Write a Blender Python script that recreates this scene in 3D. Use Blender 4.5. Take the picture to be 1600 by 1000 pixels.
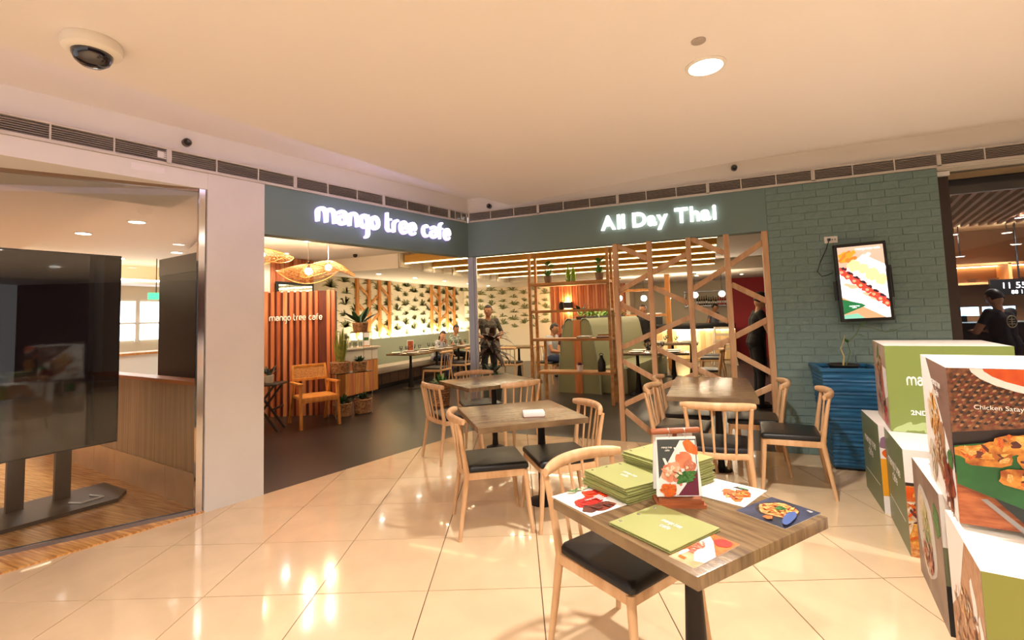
import bpy, bmesh, math, random
from mathutils import Vector, Matrix
random.seed(7)
for o in list(bpy.data.objects): bpy.data.objects.remove(o)
SC = bpy.context.scene
COL = SC.collection
V = Vector
PI = math.pi

# ---------------------------------------------------------------- camera
CAM = V((2.8675, -5.4549, 1.4397)); FPX = 738.54; PPX, PPY = 800.0, 444.25
CR = V((0.92226259, 0.38523603, -0.03201423)); CU = V((0.05533485, -0.04959958, 0.99723515)); CF = V((-0.38258302, 0.92148417, 0.06706081))
cd = bpy.data.cameras.new('camera'); cam = bpy.data.objects.new('camera', cd); COL.objects.link(cam)
cam.matrix_world = Matrix(((CR.x, CU.x, -CF.x, CAM.x), (CR.y, CU.y, -CF.y, CAM.y), (CR.z, CU.z, -CF.z, CAM.z), (0, 0, 0, 1)))
cd.sensor_width = 36; cd.lens = FPX/1600*36; cd.shift_y = (PPY-500)/1600; cd.clip_start = 0.05; cd.clip_end = 200
SC.camera = cam
def ray(px, py): return CF + CR*((px-PPX)/FPX) - CU*((py-PPY)/FPX)
def G(px, py, z=0.0):
    d = ray(px, py); return CAM + d*((z-CAM.z)/d.z)
def onp(px, py, p0, n):
    d = ray(px, py); n = V(n); return CAM + d*(((V(p0)-CAM).dot(n))/d.dot(n))
def pix(p):
    d = V(p)-CAM; z = d.dot(CF)
    return (PPX+FPX*d.dot(CR)/z, PPY-FPX*d.dot(CU)/z) if z > .05 else (-9999, -9999)

# ---------------------------------------------------------------- world, exposure
def S(r, g, b):
    f = lambda c: (c/255/12.92) if c/255 <= .04045 else ((c/255+.055)/1.055)**2.4
    return (f(r), f(g), f(b), 1)
w = bpy.data.worlds.new('world'); SC.world = w; w.use_nodes = True
bg = w.node_tree.nodes['Background']; bg.inputs[0].default_value = (1.0, .975, .945, 1); bg.inputs[1].default_value = .45
SC.view_settings.view_transform = 'Standard'; SC.view_settings.look = 'None'
SC.view_settings.exposure = 0.98; SC.view_settings.gamma = 1

def lamp(name, kind, loc, power, color=(1, .86, .7), size=.1, rot=(0, 0, 0), parent=None, sy=None, spot=2.2, blend=.6):
    l = bpy.data.lights.new(name, kind); l.energy = power; l.color = color
    if kind == 'AREA':
        l.size = size
        if sy: l.shape = 'RECTANGLE'; l.size_y = sy
    elif kind == 'SPOT': l.spot_size = spot; l.spot_blend = blend; l.shadow_soft_size = size
    else: l.shadow_soft_size = size
    o = bpy.data.objects.new(name, l); COL.objects.link(o); o.location = loc; o.rotation_euler = rot
    if parent: o.parent = parent
    return o

# ---------------------------------------------------------------- materials
MATS = {}
def mat(name, col, rough=.55, metal=0.0, spec=.5, var=0, scale=8, stretch=(1, 1, 1), bump=0, bscale=60, emit=None, estr=0, coat=0, col2=None, detail=4, obj=True):
    if name in MATS: return MATS[name]
    m = bpy.data.materials.new(name); m.use_nodes = True; nt = m.node_tree; b = nt.nodes['Principled BSDF']
    b.inputs['Base Color'].default_value = col; b.inputs['Roughness'].default_value = rough; b.inputs['Metallic'].default_value = metal
    b.inputs['Specular IOR Level'].default_value = spec; b.inputs['Coat Weight'].default_value = coat
    if var or col2 or bump:
        tc = nt.nodes.new('ShaderNodeTexCoord'); mp = nt.nodes.new('ShaderNodeMapping'); nt.links.new(tc.outputs['Object'], mp.inputs[0]); mp.inputs['Scale'].default_value = stretch
    if var or col2:
        n = nt.nodes.new('ShaderNodeTexNoise'); n.inputs['Scale'].default_value = scale; n.inputs['Detail'].default_value = detail
        nt.links.new(mp.outputs[0], n.inputs[0])
        r = nt.nodes.new('ShaderNodeValToRGB'); nt.links.new(n.outputs[0], r.inputs[0])
        c2 = col2 or tuple(min(1, c*(1+var)) for c in col[:3])+(1,)
        c1 = col if col2 else tuple(c*(1-var) for c in col[:3])+(1,)
        r.color_ramp.elements[0].color = c1; r.color_ramp.elements[0].position = .35
        r.color_ramp.elements[1].color = c2; r.color_ramp.elements[1].position = .65
        nt.links.new(r.outputs[0], b.inputs['Base Color'])
    if bump:
        n2 = nt.nodes.new('ShaderNodeTexNoise'); n2.inputs['Scale'].default_value = bscale; n2.inputs['Detail'].default_value = 3
        nt.links.new(mp.outputs[0], n2.inputs[0])
        bp = nt.nodes.new('ShaderNodeBump'); bp.inputs['Strength'].default_value = bump; bp.inputs['Distance'].default_value = .01
        nt.links.new(n2.outputs[0], bp.inputs['Height']); nt.links.new(bp.outputs[0], b.inputs['Normal'])
    if emit: b.inputs['Emission Color'].default_value = emit; b.inputs['Emission Strength'].default_value = estr
    MATS[name] = m; return m
def glassmat(name, tint=(1, 1, 1, 1), k=1.0, rough=0.0):
    if name in MATS: return MATS[name]
    m = bpy.data.materials.new(name); m.use_nodes = True; nt = m.node_tree; nt.nodes.remove(nt.nodes['Principled BSDF'])
    out = nt.nodes['Material Output']; t = nt.nodes.new('ShaderNodeBsdfTransparent'); t.inputs[0].default_value = tint
    g = nt.nodes.new('ShaderNodeBsdfGlossy'); g.inputs['Roughness'].default_value = rough
    f = nt.nodes.new('ShaderNodeFresnel'); f.inputs[0].default_value = 1.45
    mm = nt.nodes.new('ShaderNodeMath'); mm.operation = 'MULTIPLY'; mm.inputs[1].default_value = k; nt.links.new(f.outputs[0], mm.inputs[0])
    mx = nt.nodes.new('ShaderNodeMixShader'); nt.links.new(mm.outputs[0], mx.inputs[0]); nt.links.new(t.outputs[0], mx.inputs[1]); nt.links.new(g.outputs[0], mx.inputs[2])
    nt.links.new(mx.outputs[0], out.inputs[0]); MATS[name] = m; return m
def emat(name, col, st): return mat(name, col, emit=col, estr=st)

WOODL = mat('ash_wood', S(224, 182, 138), .42, col2=S(206, 160, 114), scale=7, stretch=(3, 3, .6))
WOODO = mat('honey_wood', S(214, 150, 82), .5, col2=S(190, 122, 58), scale=6, stretch=(3, 3, .5))
PINE = mat('pine_lattice', S(216, 172, 130), .55, col2=S(196, 148, 106), scale=6, stretch=(3, 3, .5))
TTOP = mat('grey_brown_table_wood', S(136, 110, 78), .22, col2=S(98, 76, 54), scale=5, stretch=(1, 9, 1), detail=8, bump=.12, bscale=30)
IRON = mat('dark_iron', S(44, 38, 36), .5, .6)
BLACKL = mat('black_leatherette', S(22, 21, 21), .38, bump=.1, bscale=300)
BLACK = mat('black_plastic', S(20, 20, 22), .35)
WHITE = mat('white_paint', S(238, 232, 224), .6)
CEIL = mat('cream_ceiling_paint', S(241, 234, 231), .8, bump=.25, bscale=7)
BULK = mat('bulkhead_paint', S(232, 226, 218), .8)
TEAL = mat('slate_teal_paint', S(114, 135, 132), .6)
TEALB = mat('teal_painted_brick', S(118, 141, 136), .6, var=.05, scale=3, bump=.5, bscale=40)
MORT = mat('teal_mortar', S(118, 141, 136), .7, bump=.5, bscale=60)
PILL = mat('pillar_plaster', S(226, 220, 212), .75, bump=.2, bscale=20, var=.03, scale=2)
VENTM = mat('vent_frame_paint', S(214, 204, 194), .5)
SLATM = mat('vent_blade', S(150, 138, 130), .5)
CHROME = mat('chrome', S(225, 222, 222), .12, 1)
STEEL = mat('brushed_steel', S(150, 150, 156), .35, .8)
TILE = mat('beige_marble_tile', S(230, 201, 163), .11, var=.05, scale=4, detail=8, coat=.3)
GROUT = mat('tile_grout', S(112, 82, 60), .8)
DARKF = mat('dark_concrete_floor', S(52, 44, 40), .3, col2=S(38, 33, 31), scale=1.6, detail=6)
SAGE = mat('sage_upholstery', S(150, 158, 136), .7)
GREEN1 = mat('leaf_green', S(58, 104, 44), .45, col2=S(86, 138, 60), scale=12)
GREEN2 = mat('leaf_dark_green', S(34, 62, 40), .4, col2=S(52, 88, 54), scale=12)
GREEN3 = mat('leaf_yellow_green', S(150, 152, 70), .45, col2=S(104, 118, 56), scale=14)
GREEN4 = mat('leaf_bright_green', S(130, 170, 62), .45, col2=S(86, 136, 44), scale=14)
BROWNL = mat('leaf_brown', S(92, 58, 50), .5, col2=S(58, 52, 40), scale=12)
WICK = mat('wicker', S(186, 140, 98), .7, col2=S(128, 86, 56), scale=30, bump=.4, bscale=80)
SKIN = mat('skin', S(204, 150, 116), .55)
SKIND = mat('skin_tan', S(170, 116, 84), .55)
HAIR = mat('black_hair', S(28, 22, 20), .5)
PAPER = mat('white_paper', S(244, 240, 236), .5)
OLIVE = mat('olive_cover', S(158, 160, 98), .45, var=.04, scale=3)
OLIVED = mat('olive_print', S(128, 142, 72), .4)
WLET = mat('white_lettering', S(248, 246, 240), .5)

# ---------------------------------------------------------------- mesh builder
class MB:
    def __init__(self): self.bm = bmesh.new(); self.mi = 0
    def _fin(self, faces):
        for f in faces: f.material_index = self.mi
    def box(self, c, s, rz=0, bev=0, M=None):
        mt = Matrix.Translation(V(c)) @ (M if M is not None else Matrix.Rotation(rz, 4, 'Z')) @ Matrix.Diagonal((s[0], s[1], s[2], 1))
        r = bmesh.ops.create_cube(self.bm, size=1, matrix=mt); vs = r['verts']
        if bev:
            es = list({e for v in vs for e in v.link_edges})
            rr = bmesh.ops.bevel(self.bm, geom=es, offset=bev, segments=2, profile=.6, affect='EDGES'); self._fin(rr['faces']); vs = rr['verts']
        self._fin({f for v in vs if v.is_valid for f in v.link_faces}); return self
    def b2(self, a, b, bev=0): return self.box([(a[i]+b[i])/2 for i in range(3)], [abs(b[i]-a[i]) for i in range(3)], 0, bev)
    def bar(self, p, q, wd, ht, bev=0, up=(0, 0, 1)):
        p, q = V(p), V(q); d = (q-p); L = d.length; z = d/L; u = V(up)
        if abs(z.dot(u)) > .99: u = V((0, 1, 0))
        x = u.cross(z).normalized(); y = z.cross(x)
        M = Matrix(((x.x, y.x, z.x, 0), (x.y, y.y, z.y, 0), (x.z, y.z, z.z, 0), (0, 0, 0, 1)))
        return self.box((p+q)/2, (wd, ht, L), 0, bev, M)
    def tube(self, pts, r, seg=8, ry=None, up=(0, 0, 1), closed=False, caps=True):
        pts = [V(p) for p in pts]; n = len(pts); rings = []
        for i, p in enumerate(pts):
            a = pts[i-1] if (i > 0 or closed) else p; b = pts[(i+1) % n] if (i < n-1 or closed) else p
            t = (b-a).normalized(); u = V(up)
            if abs(t.dot(u)) > .97: u = V((0, 1, .01))
            x = u.cross(t).normalized(); y = t.cross(x)
            rx = r[i] if isinstance(r, (list, tuple)) else r
            rr = rx if ry is None else (ry[i] if isinstance(ry, (list, tuple)) else ry)
            rings.append([self.bm.verts.new(p+x*(math.cos(k*2*PI/seg)*rx)+y*(math.sin(k*2*PI/seg)*rr)) for k in range(seg)])
        fs = []
        for i in range(n if closed else n-1):
            A, B = rings[i], rings[(i+1) % n]
            for k in range(seg): fs.append(self.bm.faces.new((A[k], A[(k+1) % seg], B[(k+1) % seg], B[k])))
        if caps and not closed: fs.append(self.bm.faces.new(rings[0][::-1])); fs.append(self.bm.faces.new(rings[-1]))
        self._fin(fs); return self
    def cyl(self, p, q, r1, r2=None, seg=12): return self.tube([p, q], [r1, r1 if r2 is None else r2], seg)
    def lathe(self, prof, c=(0, 0, 0), seg=20, sx=1, sy=1, caps=True, rz=0):
        c = V(c); rings = []
        for r, z in prof: rings.append([self.bm.verts.new(c+V((math.cos(rz+k*2*PI/seg)*r*sx, math.sin(rz+k*2*PI/seg)*r*sy, z))) for k in range(seg)])
        fs = []
        for A, B in zip(rings, rings[1:]):
            for k in range(seg): fs.append(self.bm.faces.new((A[k], A[(k+1) % seg], B[(k+1) % seg], B[k])))
        if caps: fs.append(self.bm.faces.new(rings[0][::-1])); fs.append(self.bm.faces.new(rings[-1]))
        self._fin(fs); return self
    def sph(self, c, r, seg=12, M=None):
        r = (r, r, r) if not isinstance(r, (list, tuple)) else r
        mt = Matrix.Translation(V(c)) @ (M or Matrix()) @ Matrix.Diagonal((r[0], r[1], r[2], 1))
        q = bmesh.ops.create_uvsphere(self.bm, u_segments=seg, v_segments=max(6, seg*2//3), radius=1, matrix=mt)
        self._fin({f for v in q['verts'] for f in v.link_faces}); return self
    def face(self, pts): f = self.bm.faces.new([self.bm.verts.new(V(p)) for p in pts]); self._fin([f]); return self
    def prism(self, pts, d):
        d = V(d); a = [self.bm.verts.new(V(p)) for p in pts]; b = [self.bm.verts.new(V(p)+d) for p in pts]; n = len(a)
        fs = [self.bm.faces.new(a[::-1]), self.bm.faces.new(b)]+[self.bm.faces.new((a[i], a[(i+1) % n], b[(i+1) % n], b[i])) for i in range(n)]
        self._fin(fs); return self
    def blade(self, base, d, L, wd, droop=.3, n=5, fold=.15, tip=.0, peak=.45):
        """one leaf: a strip that widens to `peak` and narrows to its tip, bending down by `droop`"""
        base, d = V(base), V(d).normalized(); side = d.cross(V((0, 0, 1)))
        side = side.normalized() if side.length > .05 else V((1, 0, 0)); nrm = side.cross(d); prev = None; fs = []
        for i in range(n+1):
            t = i/n; c = base+d*(L*t)+V((0, 0, -droop*L*t*t)); ww = wd*.5*(math.sin(PI*min(1, (t/peak)*.5)) if t < peak else math.cos(PI*.5*(t-peak)/(1-peak)))
            ww = max(ww, wd*.04)
            row = [self.bm.verts.new(c-side*ww+nrm*fold*ww), self.bm.verts.new(c), self.bm.verts.new(c+side*ww+nrm*fold*ww)]
            if prev:
                for k in (0, 1): fs.append(self.bm.faces.new((prev[k], prev[k+1], row[k+1], row[k])))
            prev = row
        self._fin(fs); return self
    def build(self, name, mats, parent=None, loc=None, rz=None, smooth=True, angle=.7, norm=True):
        if norm: bmesh.ops.recalc_face_normals(self.bm, faces=self.bm.faces)
        me = bpy.data.meshes.new(name); self.bm.to_mesh(me); self.bm.free()
        for m in (mats if isinstance(mats, (list, tuple)) else [mats]): me.materials.append(m)
        if smooth:
            for p in me.polygons: p.use_smooth = True
            me.set_sharp_from_angle(angle=angle)
        return link(name, me, parent, loc, rz)
def link(name, data, parent=None, loc=None, rz=None):
    o = bpy.data.objects.new(name, data); COL.objects.link(o)
    if parent: o.parent = parent
    if loc is not None: o.location = loc
    if rz is not None: o.rotation_euler.z = rz
    return o
def tag(o, label=None, cat=None, group=None, kind=None):
    if label: o['label'] = label
    if cat: o['category'] = cat
    if group: o['group'] = group
    if kind: o['kind'] = kind
    return o
def thing(name, label, cat, loc=(0, 0, 0), rz=0, group=None): return tag(link(name, None, None, loc, rz), label, cat, group)
def struct(o): o['kind'] = 'structure'; return o
def copy_tree(o, parent=None, label=None, group=None, loc=None, rz=None):
    c = o.copy(); COL.objects.link(c); c.parent = parent
    if label: c['label'] = label
    if group: c['group'] = group
    if loc is not None: c.location = loc
    if rz is not None: c.rotation_euler.z = rz
    for ch in list(o.children): copy_tree(ch, c)
    return c

# ---------------------------------------------------------------- lettering
def arc(cx, cy, rx, ry, a0, a1, n=10): return [(cx+rx*math.cos(math.radians(a0+(a1-a0)*i/n)), cy+ry*math.sin(math.radians(a0+(a1-a0)*i/n))) for i in range(n+1)]
GLY = {
 'm': (1.42, [[(0, 0)]+arc(.35, .62, .35, .38, 180, 0)+[(.7, 0)], arc(1.05, .62, .35, .38, 180, 0)+[(1.4, 0)]]),
 'a': (.72, [arc(.36, .66, .34, .34, 150, 0)+[(.7, .34)]+arc(.36, .3, .34, .3, 0, -270)[1:]+[(.7, .6)]]),
 'n': (.72, [[(0, 0)]+arc(.35, .62, .35, .38, 180, 0)+[(.7, 0)]]),
 'g': (.72, [arc(.36, .5, .34, .5, 0, 360, 18), [(.7, 1.0), (.7, -.45)]+arc(.42, -.45, .28, .38, 0, -80, 5)]),
 'o': (.72, [arc(.36, .5, .35, .5, 0, 360, 18)]),
 't': (.42, [[(0, 1.5), (0, .3)]+arc(.28, .3, .28, .3, 180, 280, 5), [(0, 1), (.36, 1)]]),
 'r': (.44, [[(0, 0), (0, .55)]+arc(.36, .58, .36, .42, 180, 80, 6)]),
 'e': (.70, [[(.12, .46), (.68, .46)]+arc(.35, .55, .34, .45, 0, 180, 8)+[(.01, .4)]+arc(.35, .4, .34, .4, 180, 320, 8)]),
 'c': (.66, [arc(.36, .5, .35, .5, 55, 305, 14)]),
 'f': (.46, [[(.14, 0), (.14, 1.15)]+arc(.44, 1.15, .3, .33, 180, 95, 5), [(-.02, .95), (.42, .95)]]),
 ' ': (.30, []),
}
def stroke(mb, path, hw, P, N, th):
    """sweep a flat pen of half width hw along a 2d path; P maps 2d to 3d, N is the outward normal, th the depth"""
    n = len(path); L = []; R = []
    for i, (x, y) in enumerate(path):
        a = V(path[max(0, i-1)]+(0,)); b = V(path[min(n-1, i+1)]+(0,)); t = (b-a)
        t = t.normalized() if t.length > 1e-6 else V((1, 0, 0)); nx, ny = -t.y, t.x
        if i == 0: x -= t.x*hw*.6; y -= t.y*hw*.6
        if i == n-1: x += t.x*hw*.6; y += t.y*hw*.6
        k = .6 if i in (0, n-1) else 1
        L.append((x+nx*hw*k, y+ny*hw*k)); R.append((x-nx*hw*k, y-ny*hw*k))
    for i in range(n-1):
        q = [P(*R[i]), P(*R[i+1]), P(*L[i+1]), P(*L[i])]
        if th: mb.prism(q, N*th)
        else: mb.face(q)
def logo(text, O, ex, ey, N, xh, hw, th, parent, m, name='letter', joined=False, gap=.3, width=None):
    """stroke lettering; every letter is a part unless joined"""
    tot = sum(GLY[c][0]+gap for c in text)-gap; kx = xh if width is None else width/tot
    x = 0; O, ex, ey, N = V(O), V(ex), V(ey), V(N); MBJ = MB() if joined else None
    for ch in text:
        wd, paths = GLY[ch]; mb = MBJ or MB()
        P = lambda u, v, x=x: O+ex*((x+u)*kx)+ey*(v*xh)
        for pth in paths: stroke(mb, pth, hw, P, N, th)
        if not joined and paths: mb.build(name, m, parent, smooth=False)
        x += wd+gap
    if joined: return MBJ.build(name, m, parent, smooth=False)
def textmesh(body, size, th=0.0, bold=0.0, align='CENTER'):
    cu = bpy.data.curves.new('t', 'FONT'); cu.body = body; cu.size = size; cu.extrude = th; cu.offset = bold; cu.align_x = align; cu.align_y = 'BOTTOM_BASELINE'
    cu.resolution_u = 4
    o = bpy.data.objects.new('t', cu); COL.objects.link(o); dg = bpy.context.evaluated_depsgraph_get()
    me = bpy.data.meshes.new_from_object(o.evaluated_get(dg)); bpy.data.objects.remove(o); return me
def textobj(body, size, O, ex, ey, m, parent, th=0.0, bold=0.0, align='CENTER', name='lettering', stretch=1):
    me = textmesh(body, size, th, bold, align); ex, ey = V(ex), V(ey); n = ex.cross(ey)
    me.transform(Matrix(((ex.x*stretch, ey.x, n.x, O[0]), (ex.y*stretch, ey.y, n.y, O[1]), (ex.z*stretch, ey.z, n.z, O[2]), (0, 0, 0, 1))))
    me.materials.clear(); me.materials.append(m); return link(name, me, parent)
class Print:
    """flat print on a plane: O origin, ex/ey span the sheet (metres), n outward. Layers lie a hair above each other."""
    def __init__(s, O, ex, ey, n, W, H): s.O, s.ex, s.ey, s.n, s.W, s.H = V(O), V(ex), V(ey), V(n), W, H; s.mb = MB(); s.ms = []; s.k = 0
    def P(s, u, v, k=None): return s.O+s.ex*(u*s.W)+s.ey*(v*s.H)+s.n*(.0006+.00025*(s.k if k is None else k))
    def m(s, m):
        if m not in s.ms: s.ms.append(m)
        s.mb.mi = s.ms.index(m)
    def poly(s, pts, m):
        s.m(m); s.k += 1
        def clip(ps, ax, lim, sg):
            o = []
            for i in range(len(ps)):
                a, b = ps[i-1], ps[i]; da, db = sg*(a[ax]-lim), sg*(b[ax]-lim)
                if (da <= 0) != (db <= 0):
                    t = da/(da-db); o.append((a[0]+(b[0]-a[0])*t, a[1]+(b[1]-a[1])*t))
                if db <= 0: o.append(b)
            return o
        for ax, lim, sg in ((0, 0, -1), (0, 1, 1), (1, 0, -1), (1, 1, 1)):
            pts = clip(pts, ax, lim, sg)
            if len(pts) < 3: return s
        s.mb.face([s.P(u, v) for u, v in pts]); return s
    def rect(s, u0, v0, u1, v1, m): return s.poly([(u0, v0), (u1, v0), (u1, v1), (u0, v1)], m)
    def blob(s, u, v, ru, rv, m, rot=0, n=22, jag=.12, seed=None):
        rg = random.Random(seed if seed is not None else int(u*1000+v*7777)); pts = []
        a1, a2, p1, p2 = rg.uniform(-jag, jag), rg.uniform(-jag, jag), rg.uniform(0, 6), rg.uniform(0, 6)
        for i in range(n):
            a = 2*PI*i/n; r = 1+a1*math.sin(3*a+p1)+a2*math.sin(5*a+p2); x, y = ru*r*math.cos(a), rv*r*math.sin(a)
            asp = s.H/s.W
            x, y = x*math.cos(rot)-y*math.sin(rot)*asp, x*math.sin(rot)/asp+y*math.cos(rot)
            pts.append((u+x, v+y))
        return s.poly(pts, m)
    def logo(s, text, u, v, xh, m, width, hw=.13):
        s.m(m); s.k += 2; tot = sum(GLY[c][0]+.3 for c in text)-.3; kx = width/tot; x = 0
        for ch in text:
            wd, paths = GLY[ch]
            for pth in paths: stroke(s.mb, pth, hw, lambda a, b, x=x: s.P(u+(x+a)*kx, v+b*xh), s.n, 0)
            x += wd+.3
        return s
    def build(s, name, parent): return s.mb.build(name, s.ms, parent, smooth=False, norm=False)

# ================================================================ SETTING
UL = V((-.27233, -.96220, 0)); NL = V((.96220, -.27233, 0)); AL = math.atan2(.96220, .27233)
ZB, ZT, ZV, ZR = 2.23, 2.672, 2.81, 3.0           # sign bottom, sign top, vent top, recess ceiling
def FL(t, off=0.0, z=0.0): p = UL*t+NL*off; return V((p.x, p.y, z))

# ---- mall floor: single square tiles laid at 22 degrees, cut along both shop fronts
ff = MB(); ff.prism([(-.04, -.02, -.06), (9, -.02, -.06), (9, -14, -.06), (-4, -14, -.06)], (0, 0, .055))
floor = struct(ff.build('floor', GROUT))
TA, TS, TO = .38656, .6, V((-.0335, -4.4679, 0))
TX = V((math.cos(TA), math.sin(TA), 0)); TY = V((-math.sin(TA), math.cos(TA), 0))
def clip2(ps, n, c):
    o = []
    for i in range(len(ps)):
        a, b = ps[i-1], ps[i]; da, db = a.dot(n)-c, b.dot(n)-c
        if (da >= 0) != (db >= 0): o.append(a+(b-a)*(da/(da-db)))
        if db >= 0: o.append(b)
    return o
tm = None; rest = MB(); nrest = 0; g2 = .0028
for i in range(-14, 22):
    for j in range(-14, 12):
        c = [TO+TX*((i+u)*TS)+TY*((j+v)*TS) for u, v in ((0, 0), (1, 0), (1, 1), (0, 1))]
        ctr = (c[0]+c[2])/2
        if ctr.y < -11 or ctr.x > 9 or ctr.x < -4: continue
        ins = [p+TX*(g2*a)+TY*(g2*b) for p, (a, b) in zip(c, ((1, 1), (-1, 1), (-1, -1), (1, -1)))]
        full = all(p.dot(NL) >= 0 and p.y <= 0 for p in ins)
        poly = ins if full else clip2(clip2(ins, NL, 0), V((0, -1, 0)), 0)
        if len(poly) < 3: continue
        vis = any(-40 < pix(p)[0] < 1640 and 500 < pix(p)[1] < 1060 for p in c)
        if not vis: rest.prism([p+V((0, 0, -.006)) for p in poly], (0, 0, .006)); nrest += 1; continue
        if full:
            if tm is None:
                mb = MB(); h = TS/2-g2; mb.prism([(-h, -h, -.006), (h, -h, -.006), (h, h, -.006), (-h, h, -.006)], (0, 0, .006))
                o = mb.build('tile', TILE, floor, ctr, TA, smooth=False); tm = o.data
            else: link('tile', tm, floor, ctr, TA)
        else:
            mb = MB(); mb.prism([p+V((0, 0, -.006)) for p in poly], (0, 0, .006)); mb.build('tile', TILE, floor, smooth=False)
tag(rest.build('tile_paving', TILE, floor, smooth=False), kind='stuff')
mb = MB(); mb.prism([(0, 0, -.05), (4.865, 0, -.05), (4.865, 11, -.05), (-5, 11, -.05), (-5, -.55, -.05), (-.7045, -2.489, -.05)], (0, 0, .05))
struct(mb.build('floor_cafe', DARKF))
mb = MB(); mb.prism([(4.865, 0, -.05), (10, 0, -.05), (10, 8, -.05), (4.865, 8, -.05)], (0, 0, .05)); struct(mb.build('floor_right_shop', mat('brown_shop_floor', S(92, 70, 54), .3)))
PLANKF = mat('striped_wood_floor', S(240, 182, 104), .25, col2=S(180, 116, 56), scale=7, stretch=(.5, 9, 1), detail=3)
mb = MB(); a = FL(2.9); b = FL(7.5); mb.prism([(a.x, a.y, -.05), (-9, 1.5, -.05), (-9, -8, -.05), (b.x, b.y, -.05)], (0, 0, .06)); struct(mb.build('floor_left_shop', PLANKF, None))

# ---- fascias, pillar, post, bulkhead
mb = MB(); mb.b2((-2.587, 0, ZB), (0.02, .14, ZT)); struct(mb.build('trim_1', TEAL, None, (0, 0, 0), AL))
mb = MB(); mb.b2((-.06, 0, ZB), (3.46, .14, ZT)); struct(mb.build('trim_2', TEAL))
mb = MB(); mb.b2((-3.03, -.005, 0), (-2.587, .22, ZT)); struct(mb.build('wall_pillar', PILL, None, (0, 0, 0), AL))
mb = MB(); mb.b2((-.055, .02, 0), (.055, .1, ZB)); mb.b2((-.02, -.0, 0), (.02, .03, ZB)); struct(mb.build('trim_3', STEEL, None, (.03, .03, 0), .35))
def bulkhead(mb, x0, x1):           # upper wall, duct floor and duct back leave an open slot behind the vent blades
    mb.b2((x0, .02, ZV-.012), (x1, .34, ZR)); mb.b2((x0, .02, ZT-.002), (x1, .34, ZT+.012)); mb.b2((x0, .30, ZT), (x1, .34, ZV))
mb = MB(); bulkhead(mb, -7.5, .1); struct(mb.build('wall_bulkhead_left', BULK, None, (0, 0, 0), AL, smooth=False))
mb = MB(); bulkhead(mb, -.1, 9); struct(mb.build('wall_bulkhead_right', BULK, smooth=False))
mb = MB(); mb.prism([(-4.5, -14, ZR), (9.5, -14, ZR), (9.5, .3, ZR), (-.3, .3, ZR)], (0, 0, .08)); struct(mb.build('ceiling_recess', CEIL))
mb = MB(); mb.prism([(-2.2, -14, 2.75), (9.2, -14, 2.75), (9.2, -.95, 2.75), (5.1, -.95, 2.75), (3.64, -.93, 2.75), (2.42, -.74, 2.75), (.77, -.33, 2.75), (.53, -1.14, 2.75), (-.07, -4.42, 2.75)], (0, 0, .06))
ceil = struct(mb.build('ceiling', CEIL, smooth=False))
mb = MB(); mb.bar((.45, -1.3, 2.83), (-1.9, -13, 2.83), .03, .015); mb.build('cove_light_strip', emat('lilac_led', (.82, .7, 1, 1), 6), ceil)

struct(MB().b2((9.0, -14, 0), (9.2, .2, ZR)).build('wall_added_for_reflection', mat('maroon_added_wall', S(74, 40, 46), .5)))  # added unseen wall, gives the black display something dark to reflect

# ---- linear vent grilles
def vent(t0, t1, side, label):
    o = thing('air_vent', label, 'vent', (0, 0, 0), AL if side == 'L' else 0, 'linear air vents above the shop fronts')
    sg = -1 if side == 'L' else 1; x0, x1 = sorted((sg*t0, sg*t1))
    mb = MB()
    for z in (ZT+.002, ZV-.014): mb.b2((x0, -.018, z), (x1, .02, z+.014+(.006 if z < ZT+.1 else 0)))
    for x in (x0, x1-.016): mb.b2((x, -.018, ZT+.01), (x+.016, .02, ZV-.008))
    mb.build('frame', VENTM, o)
    mb = MB(); n = 6
    for k in range(n):
        z = ZT+.034+k*(ZV-ZT-.062)/(n-1); mb.box(((x0+x1)/2, -.002, z), (x1-x0-.02, .022, .005), 0, 0, Matrix.Rotation(.6, 4, 'X'))
    tag(mb.build('blades', SLATM, o, smooth=False), kind='stuff')
    for k in (1, 2): x = x0+(x1-x0)*k/3; mb = MB(); mb.b2((x-.005, -.016, ZT+.014), (x+.005, .01, ZV-.01)); mb.build('divider', VENTM, o)
names = ['in the corner over the lit cafe name', 'over the end of the lit cafe name', 'over the start of the lit cafe name', 'over the white pillar', 'over the left glass shop front', 'over the wooden threshold of the left shop']
for k, (a, b) in enumerate(((.02, .345), (.345, 1.33), (1.33, 2.315), (2.315, 3.30), (3.30, 4.285), (4.285, 5.27))): vent(a, b, 'L', 'beige linear air vent '+names[k])
names = ['starting from the corner of the teal fascias', 'over the open shelf bay of the right fascia', 'over the words of the right fascia', 'over the right end of the teal fascia', 'over the brick wall with the screen', 'over the dark shop beside the brick wall', 'beyond the dark shop window']
for k, (a, b) in enumerate(((.02, .985), (.985, 1.957), (1.957, 2.92), (2.92, 3.89), (3.89, 4.88), (4.88, 5.85), (5.85, 6.8))): vent(a, b, 'R', 'dark-slotted linear air vent '+names[k])
def eyeball(loc, n, label):
    n = V(n).normalized(); o = thing('spotlight', label, 'light', loc, 0, 'small dark spotlights on the bulkhead')
    mb = MB(); mb.tube([n*0, n*.03], .032, 16); mb.build('ring', mat('grey_metal', S(120, 112, 106), .4, .6), o)
    mb = MB(); mb.sph(n*.035, .027, 14); mb.build('lamp_head', BLACK, o); mb = MB(); mb.tube([n*.055, n*.066], .014, 12); mb.build('lens', mat('lens_grey', S(90, 86, 84), .1), o)
eyeball(FL(3.18, -.02, 2.89), NL, 'small dark spotlight on bulkhead above the left glass front')
eyeball((3.19, .02, 2.93), (0, -1, 0), 'small dark spotlight on bulkhead above the right lattice')
eyeball((.316, .02, 2.865), (0, -1, 0), 'small dark spotlight on bulkhead near the inner corner')

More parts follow.
